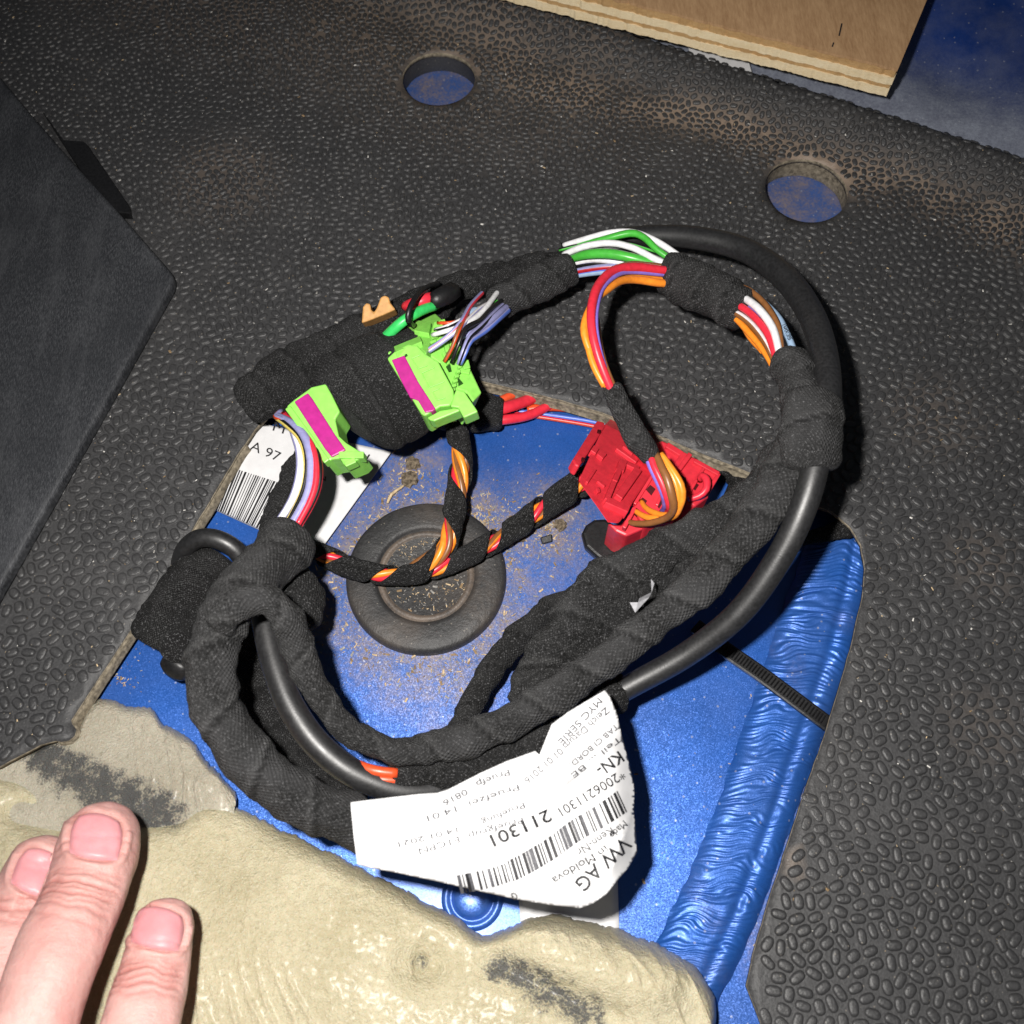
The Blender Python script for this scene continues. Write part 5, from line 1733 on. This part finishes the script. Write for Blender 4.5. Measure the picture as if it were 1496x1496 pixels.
# ================================================================== HAND
def skin_mat():
    t = NT('skin')
    pos = t.geo()
    big = t.noise(pos, 70.0, 4)
    f = t.noise(pos, 900.0, 4)
    col = t.ramp(big, 0.32, 0.68, (0.51, 0.265, 0.24, 1), (0.63, 0.39, 0.355, 1))
    at = t.n('ShaderNodeAttribute', attribute_name='crease')
    mot = t.ramp(t.noise(pos, 190.0, 4, 0.65), 0.45, 0.68)
    col = t.mix(t.math('MULTIPLY', mot, 0.35), col, (0.53, 0.23, 0.215, 1))
    col = t.mix(t.math('MULTIPLY', at.outputs['Fac'], 0.7), col, (0.40, 0.13, 0.11, 1))
    t.l(col, t.b.inputs['Base Color'])
    t.set(Roughness=0.52, Specular_IOR_Level=0.4, Subsurface_Weight=0.22, Subsurface_Scale=0.003)
    t.b.inputs['Subsurface Radius'].default_value = (1.0, 0.35, 0.2)
    mp = t.n('ShaderNodeMapping'); mp.inputs['Scale'].default_value = (0.6, 1.6, 1)
    t.l(pos, mp.inputs['Vector'])
    t.bump(t.math('ADD', t.math('MULTIPLY', t.noise(mp.outputs[0], 500.0, 3), 1.0), t.math('ADD', t.math('MULTIPLY', f, 0.8), t.math('MULTIPLY', t.noise(pos, 2200.0, 2), 0.5))), 0.55, 0.0004)
    return t.m
M_SKIN = skin_mat()
M_NAIL = plain('finger_nail', (0.62, 0.27, 0.29, 1), 0.42, 0.4, 0.06, 200, 0.05, sss=0.25)
FINGERS = [  # centre line px, z mm, width px; tip first
    ('mid', [(152, 1184, 31, 40), (151, 1194, 32, 84), (148, 1212, 33, 108), (142, 1245, 35, 120), (129, 1290, 38, 119), (110, 1335, 42, 122), (89, 1381, 45, 126), (70, 1430, 48, 128), (46, 1500, 50, 132), (12, 1590, 51, 140), (-40, 1740, 50, 165), (-80, 1880, 46, 180)], [(0.125, 0.4), (0.15, 0.25), (0.205, 0.4), (0.218, 0.6), (0.235, 1.0), (0.245, 0.6), (0.258, 0.9), (0.272, 0.5), (0.285, 0.6), (0.31, 0.3)]),
    ('right', [(244, 1322, 33, 36), (243, 1331, 34, 72), (239, 1346, 35, 88), (234, 1375, 37, 94), (227, 1410, 38, 100), (218, 1445, 40, 108), (208, 1485, 42, 114), (196, 1540, 44, 120), (174, 1620, 46, 130), (130, 1760, 46, 150), (80, 1880, 44, 165)], [(0.135, 0.4), (0.155, 0.5), (0.205, 0.5), (0.218, 0.7), (0.235, 1.0), (0.248, 0.6), (0.262, 0.8), (0.29, 0.4)]),
    ('left', [(74, 1230, 27, 36), (70, 1240, 28, 72), (62, 1258, 29, 92), (50, 1290, 30, 104), (32, 1335, 33, 110), (10, 1385, 36, 118), (-22, 1450, 39, 126), (-60, 1530, 42, 140), (-120, 1660, 43, 160), (-180, 1860, 44, 170)], [(0.20, 0.5), (0.225, 0.8), (0.25, 0.6)]),
]
def build_hand():
    bm = bmesh.new()
    cre = []
    for nm, spec, creases in FINGERS:
        pr = path(spec, 0.0006)
        pts = [p for p, _ in pr]
        fr = frames(pts)
        L = [0.0]
        for i in range(1, len(pts)):
            L.append(L[-1] + (pts[i] - pts[i - 1]).length)
        tot = L[-1]
        seg = 40
        rings = []
        for i, (p, r) in enumerate(pr):
            t, s, u = fr[i]
            ring = []
            for k in range(seg):
                a = 2 * math.pi * k / seg
                d = s * math.cos(a) + u * math.sin(a) * (0.84 if math.sin(a) > 0 else 0.9)
                rr = r
                ring.append(bm.verts.new(p + d * rr))
            rings.append(ring)
        for i in range(len(rings) - 1):
            for k in range(seg):
                k2 = (k + 1) % seg
                bm.faces.new((rings[i][k], rings[i][k2], rings[i + 1][k2], rings[i + 1][k]))
        bm.faces.new(list(reversed(rings[0]))); bm.faces.new(rings[-1])
        for f, amp in creases:
            s0 = f * tot
            i = min(range(len(L)), key=lambda q: abs(L[q] - s0))
            cre.append((pts[i], fr[i][0], pr[i][1], amp))
    # palm, below the frame
    pc = P(-40, 2020, 40)
    bmesh.ops.create_uvsphere(bm, u_segments=32, v_segments=20, radius=1.0, matrix=Matrix.Translation(pc) @ Matrix.Diagonal((0.040, 0.034, 0.014, 1)))
    bmesh.ops.recalc_face_normals(bm, faces=bm.faces)
    me = bpy.data.meshes.new('person')
    bm.to_mesh(me); bm.free()
    o = link(bpy.data.objects.new('person', me))
    m = o.modifiers.new('fuse', 'REMESH'); m.mode = 'VOXEL'; m.voxel_size = 0.00055
    m2 = o.modifiers.new('soften', 'SMOOTH'); m2.iterations = 5; m2.factor = 0.5
    dg = bpy.context.evaluated_depsgraph_get(); dg.update()
    me2 = bpy.data.meshes.new_from_object(o.evaluated_get(dg))
    o.modifiers.clear()
    o.data = me2
    at = me2.attributes.new('crease', 'FLOAT', 'POINT')
    vals = []
    nv = len(me2.vertices)
    co = [v.co.copy() for v in me2.vertices]
    no = [v.normal.copy() for v in me2.vertices]
    for i in range(nv):
        c, n = co[i], no[i]
        v = 0.0
        if n.z > 0.15:
            for p, t, r, amp in cre:
                q = c - p
                if q.length > r * 1.6:
                    continue
                s = q.dot(t) + 0.0009 * noise.noise(c * 260) + 0.0012 * noise.noise(c * 90)
                v = max(v, amp * math.exp(-(s / 0.00055) ** 2) * sstep(0.15, 0.5, n.z))
        vals.append(v)
        me2.vertices[i].co = c - n * (0.0007 * v) + n * (0.0003 * noise.noise(c * 130) + 0.00012 * noise.noise(c * 420))
    at.data.foreach_set('value', vals)
    me2.materials.clear(); me2.materials.append(M_SKIN)
    me2.polygons.foreach_set('use_smooth', [True] * len(me2.polygons))
    me2.update()
    return o
hand = build_hand()
tag(hand, 'bare hand with three fingers pressing down the foam flap at bottom left', 'person')
mid_axis = [p for p, _ in path(FINGERS[0][1], 0.002)]
mid_r = 0.0112
NAILS = (((141, 1222), (-0.16, 1), 38, 34, 0), ((231, 1356), (-0.20, 1), 38, 31, 1), ((56, 1274), (-0.42, 1), 34, 34, 2))
hm = hand.data
cv = [0.0] * len(hm.vertices)
hm.attributes['crease'].data.foreach_get('value', cv)
hco = [v.co.copy() for v in hm.vertices]
hno = [v.normal.copy() for v in hm.vertices]
for vi in range(len(hco)):
    vn = hno[vi]
    if vn.z < 0.05:
        continue
    q = hco[vi] - cam_loc
    dz = q.dot(FW)
    ux, uy = 748 + q.dot(RX) / dz * FPX, 748 - q.dot(UP) / dz * FPX
    for (cx, cy), (ax, ay), hw, hh, fi in NAILS:
        if abs(ux - cx) < 70 and abs(uy - cy) < 70 and not (fi == 2 and min((hco[vi] - p).length for p in mid_axis) < mid_r):
            a = Vector((ax, ay)).normalized(); b = Vector((a.y, -a.x))
            x = ((ux - cx) * b.x + (uy - cy) * b.y) / hw; y = ((ux - cx) * a.x + (uy - cy) * a.y) / hh
            rr = (abs(x) ** 3.2 + abs(y) ** 3.2) ** (1 / 3.2)
            g = math.exp(-((rr - 1.0) / 0.075) ** 2)
            cv[vi] = max(cv[vi], 0.75 * g)
            hco[vi] = hco[vi] - vn * 0.0005 * g + vn * 0.0006 * math.exp(-((rr - 1.22) / 0.12) ** 2) * (1.0 if y > -0.4 else 0.3)
hm.attributes['crease'].data.foreach_set('value', cv)
hm.vertices.foreach_set('co', [c for v in hco for c in v])
hm.update()
bvh = BVHTree.FromPolygons([v.co for v in hand.data.vertices], [tuple(p.vertices) for p in hand.data.polygons])
for (cx, cy), (ax, ay), hw, hh, fi in NAILS:
    axis = [p for p, _ in path(FINGERS[fi][1], 0.002)]
    rmax = max(r for _, r in path(FINGERS[fi][1][:6], 0.002)) * 1.02
    a = Vector((ax, ay)).normalized()
    b = Vector((a.y, -a.x))
    V, F = [], []
    nu = 16
    idx = {}
    for j in range(nu + 1):
        for i in range(nu + 1):
            u, v = -1 + 2 * i / nu, -1 + 2 * j / nu
            # square to rounded nail outline: round tip, gently curved base
            x = u * math.sqrt(max(0, 1 - 0.42 * v * v * (1.0 if v < 0 else 0.35)))
            y = v * math.sqrt(max(0, 1 - 0.50 * u * u * (1.0 if v < 0 else 0.45)))
            qx = cx + b.x * x * hw + a.x * y * hh
            qy = cy + b.y * x * hw + a.y * y * hh
            d = ray(qx, qy).normalized()
            loc, nrm, _, _ = bvh.ray_cast(cam_loc, d)
            if loc is None or min((loc - p).length for p in axis) > rmax:
                continue
            if fi == 2 and min((loc - p).length for p in mid_axis) < mid_r:
                continue
            if nrm.dot(d) > 0: nrm = -nrm
            edge = max(abs(u), abs(v))
            idx[(i, j)] = len(V)
            V.append(loc + nrm * (0.0006 * (1 - 0.9 * sstep(0.88, 1.0, edge)) - 0.00002))
    for j in range(nu):
        for i in range(nu):
            ks = [(i, j), (i, j + 1), (i + 1, j + 1), (i + 1, j)]
            if all(k in idx for k in ks):
                F.append(tuple(idx[k] for k in ks))
    nl = mesh_obj('fingernail', V, F, M_NAIL, hand)

# ================================================================== SMALL DETAILS: lint, sawdust, grit
def lint():
    rnd = random.Random(21)
    V, F = [], []
    for SV, SF in SLEEVES:
        area = []
        k = max(60, int(len(SF) * 0.16))
        for _ in range(min(k, 1100)):
            f = SF[rnd.randrange(len(SF))]
            if len(f) != 4:
                continue
            a, b, c, d = (SV[i] for i in f)
            n = (b - a).cross(d - a)
            if n.length < 1e-12:
                continue
            n.normalize()
            ctr = (a + b + c + d) / 4
            if n.dot(ctr - cam_loc) > 0:
                n2 = n
            t = Vector((rnd.gauss(0, 1), rnd.gauss(0, 1), rnd.gauss(0, 1)))
            t = (t - n * t.dot(n)).normalized()
            L = rnd.uniform(0.0006, 0.0018)
            wv = n.cross(t) * 0.000035
            p0 = ctr - n * 0.0001
            p1 = ctr + t * L * 0.5 + n * rnd.uniform(0.0000, 0.0006) * (1 if True else 0)
            p2 = ctr + t * L + n * rnd.uniform(-0.0002, 0.0005)
            s = len(V)
            V += [p0 + wv, p0 - wv, p1 - wv, p1 + wv, p2]
            F += [(s, s + 1, s + 2, s + 3), (s + 3, s + 2, s + 4)]
    o = mesh_obj('lint', V, F, plain('lint_fibre', (0.055, 0.055, 0.058, 1), 0.8, 0.3, 0.3, 500, 0), hs)
    o['kind'] = 'stuff'
lint()

def scatter(name, label, spots, mats, lo, hi, thin=0.35, seed=1, cat='debris'):
    rnd = random.Random(seed)
    V, F, MI = [], [], []
    for fn, count in spots:
        for _ in range(count):
            p = fn(rnd)
            if p is None:
                continue
            L = rnd.uniform(lo, hi) * (1 if rnd.random() < 0.85 else 2.2)
            wd = L * rnd.uniform(thin * 0.5, thin * 1.5)
            h = min(wd, L) * 0.6
            a = rnd.random() * math.pi
            d = Vector((math.cos(a), math.sin(a), rnd.uniform(-0.15, 0.25)))
            s = Vector((-math.sin(a), math.cos(a), 0))
            u = Vector((0, 0, 1))
            b0 = len(V)
            V += [p - d * L + s * wd * 0.5, p - d * L * 0.8 - s * wd, p + d * L - s * wd * 0.4, p + d * L * 0.9 + s * wd, p + u * h + d * L * rnd.uniform(-0.3, 0.3)]
            f = [(b0, b0 + 1, b0 + 4), (b0 + 1, b0 + 2, b0 + 4), (b0 + 2, b0 + 3, b0 + 4), (b0 + 3, b0, b0 + 4)]
            F += f
            MI += [rnd.randrange(len(mats))] * 4
    o = mesh_obj(name, V, F, mats[0], None, smooth=False, mats=mats)
    o.data.polygons.foreach_set('material_index', MI)
    o['kind'] = 'stuff'
    tag(o, label, cat)
    return o
M_SAW = [plain('sawdust_pale', (0.55, 0.42, 0.26, 1), 0.8, 0.2, 0.2, 900, 0), plain('sawdust_brown', (0.26, 0.18, 0.10, 1), 0.85, 0.2, 0.2, 900, 0), plain('grit_grey', (0.30, 0.29, 0.27, 1), 0.8, 0.3, 0.2, 900, 0)]
def around(px, py, r0, r1, z=0.0):
    c = P(px, py, 0)
    def f(r):
        a = r.random() * 2 * math.pi
        q = r0 + (r1 - r0) * abs(r.gauss(0, 0.45))
        x, y = c.x + q * math.cos(a), c.y + q * math.sin(a)
        return Vector((x, y, z * MM + 0.0002))
    return f
G0 = RO * MM
def ondisc(r):
    a = r.random() * 2 * math.pi
    q = (RO - 11.5) * MM * math.sqrt(r.random())
    return Vector((grom_c.x + q * math.cos(a), grom_c.y + q * math.sin(a), 0.0024))
scatter('sawdust', 'pale sawdust and grit scattered around the grommet on blue floor', [
    (around(623, 845, G0 + 0.0005, G0 + 0.016), 1530), (around(705, 765, 0.0, 0.016), 442), (around(800, 770, 0, 0.022), 646), (around(600, 690, 0.0, 0.014), 340), (around(560, 760, 0, 0.012), 160), (around(650, 985, 0, 0.02), 120),
    (ondisc, 420), (around(560, 920, 0, 0.05), 90), (around(1080, 1150, 0, 0.07), 90), (around(170, 985, 0, 0.016), 90)], M_SAW, 0.00010, 0.00040, 0.40, 4)
def matpt(r):
    for _ in range(20):
        x = r.uniform(-0.22, 0.22); y = r.uniform(-0.13, 0.30)
        if on_mat(x, y, 0.002) and mat_d(x, y) > 5:
            return Vector((x, y, mat_h(x, y) + 0.0005))
    return None
scatter('mat_grit', 'tiny pale crumbs and grit specks strewn over the black mat', [(matpt, 2600)], M_SAW + [plain('grit_white', (0.7, 0.68, 0.64, 1), 0.6, 0.4, 0.1, 900, 0)], 0.00010, 0.00028, 0.6, 9)

def crumb(name, label, px, py, z, r, mat, squash=0.6, seed=0, cat='crumb', group=None):
    bm = bmesh.new()
    bmesh.ops.create_icosphere(bm, subdivisions=3, radius=r * MM)
    c = P(px, py, z)
    for v in bm.verts:
        d = v.co.normalized()
        v.co = v.co * (1 + 0.45 * noise.noise(d * 1.9 + Vector((seed, 0, 0))) + 0.2 * noise.noise(d * 5 + Vector((0, seed, 0))))
        v.co.z = max(v.co.z * squash, -0.2 * r * MM)
        v.co += c + Vector((0, 0, 0.2 * r * MM))
    me = bpy.data.meshes.new(name); bm.to_mesh(me); bm.free()
    me.materials.append(mat)
    o = link(bpy.data.objects.new(name, me))
    tag(o, label, cat, group)
    return o
M_DIRT = plain('dry_dirt', (0.17, 0.135, 0.095, 1), 0.9, 0.2, 0.35, 900, 0.8)
crumb('dirt_clump', 'larger dry grey brown dirt clump above the grommet rim', 598, 702, 0.2, 2.6, M_DIRT, 0.6, 1, 'dirt')
crumb('dirt_clump', 'upper flat dirt clump below the black cloth boot', 603, 678, 0.2, 2.2, M_DIRT, 0.45, 2, 'dirt')
crumb('dirt_clump', 'crumbly dirt clump between thin loom and red connector', 818, 768, 0.2, 2.0, M_DIRT, 0.6, 3, 'dirt')
crumb('dirt_clump', 'small dirt crumb touching the thin loom near grommet', 762, 727 + 60, 0.2, 1.2, M_DIRT, 0.6, 4, 'dirt')
pb = tag(prism('plastic_bit', [(790, 785), (806, 780), (807, 791), (793, 795)], P(799, 788, 2.4), Vector((0.1, -0.3, 0.95)), 2.2, M_BLACKP, None, 0.3),
         'tiny shiny black plastic offcut on the dusty blue floor', 'offcut')
st = tag(tube('straw', [(566, 735, 1.0, 5), (572, 722, 1.4, 5), (586, 712, 1.2, 4), (590, 709, 0.9, 3)], M_SAW[0], None, seg=6), 'short bent straw on the floor above the grommet', 'straw')
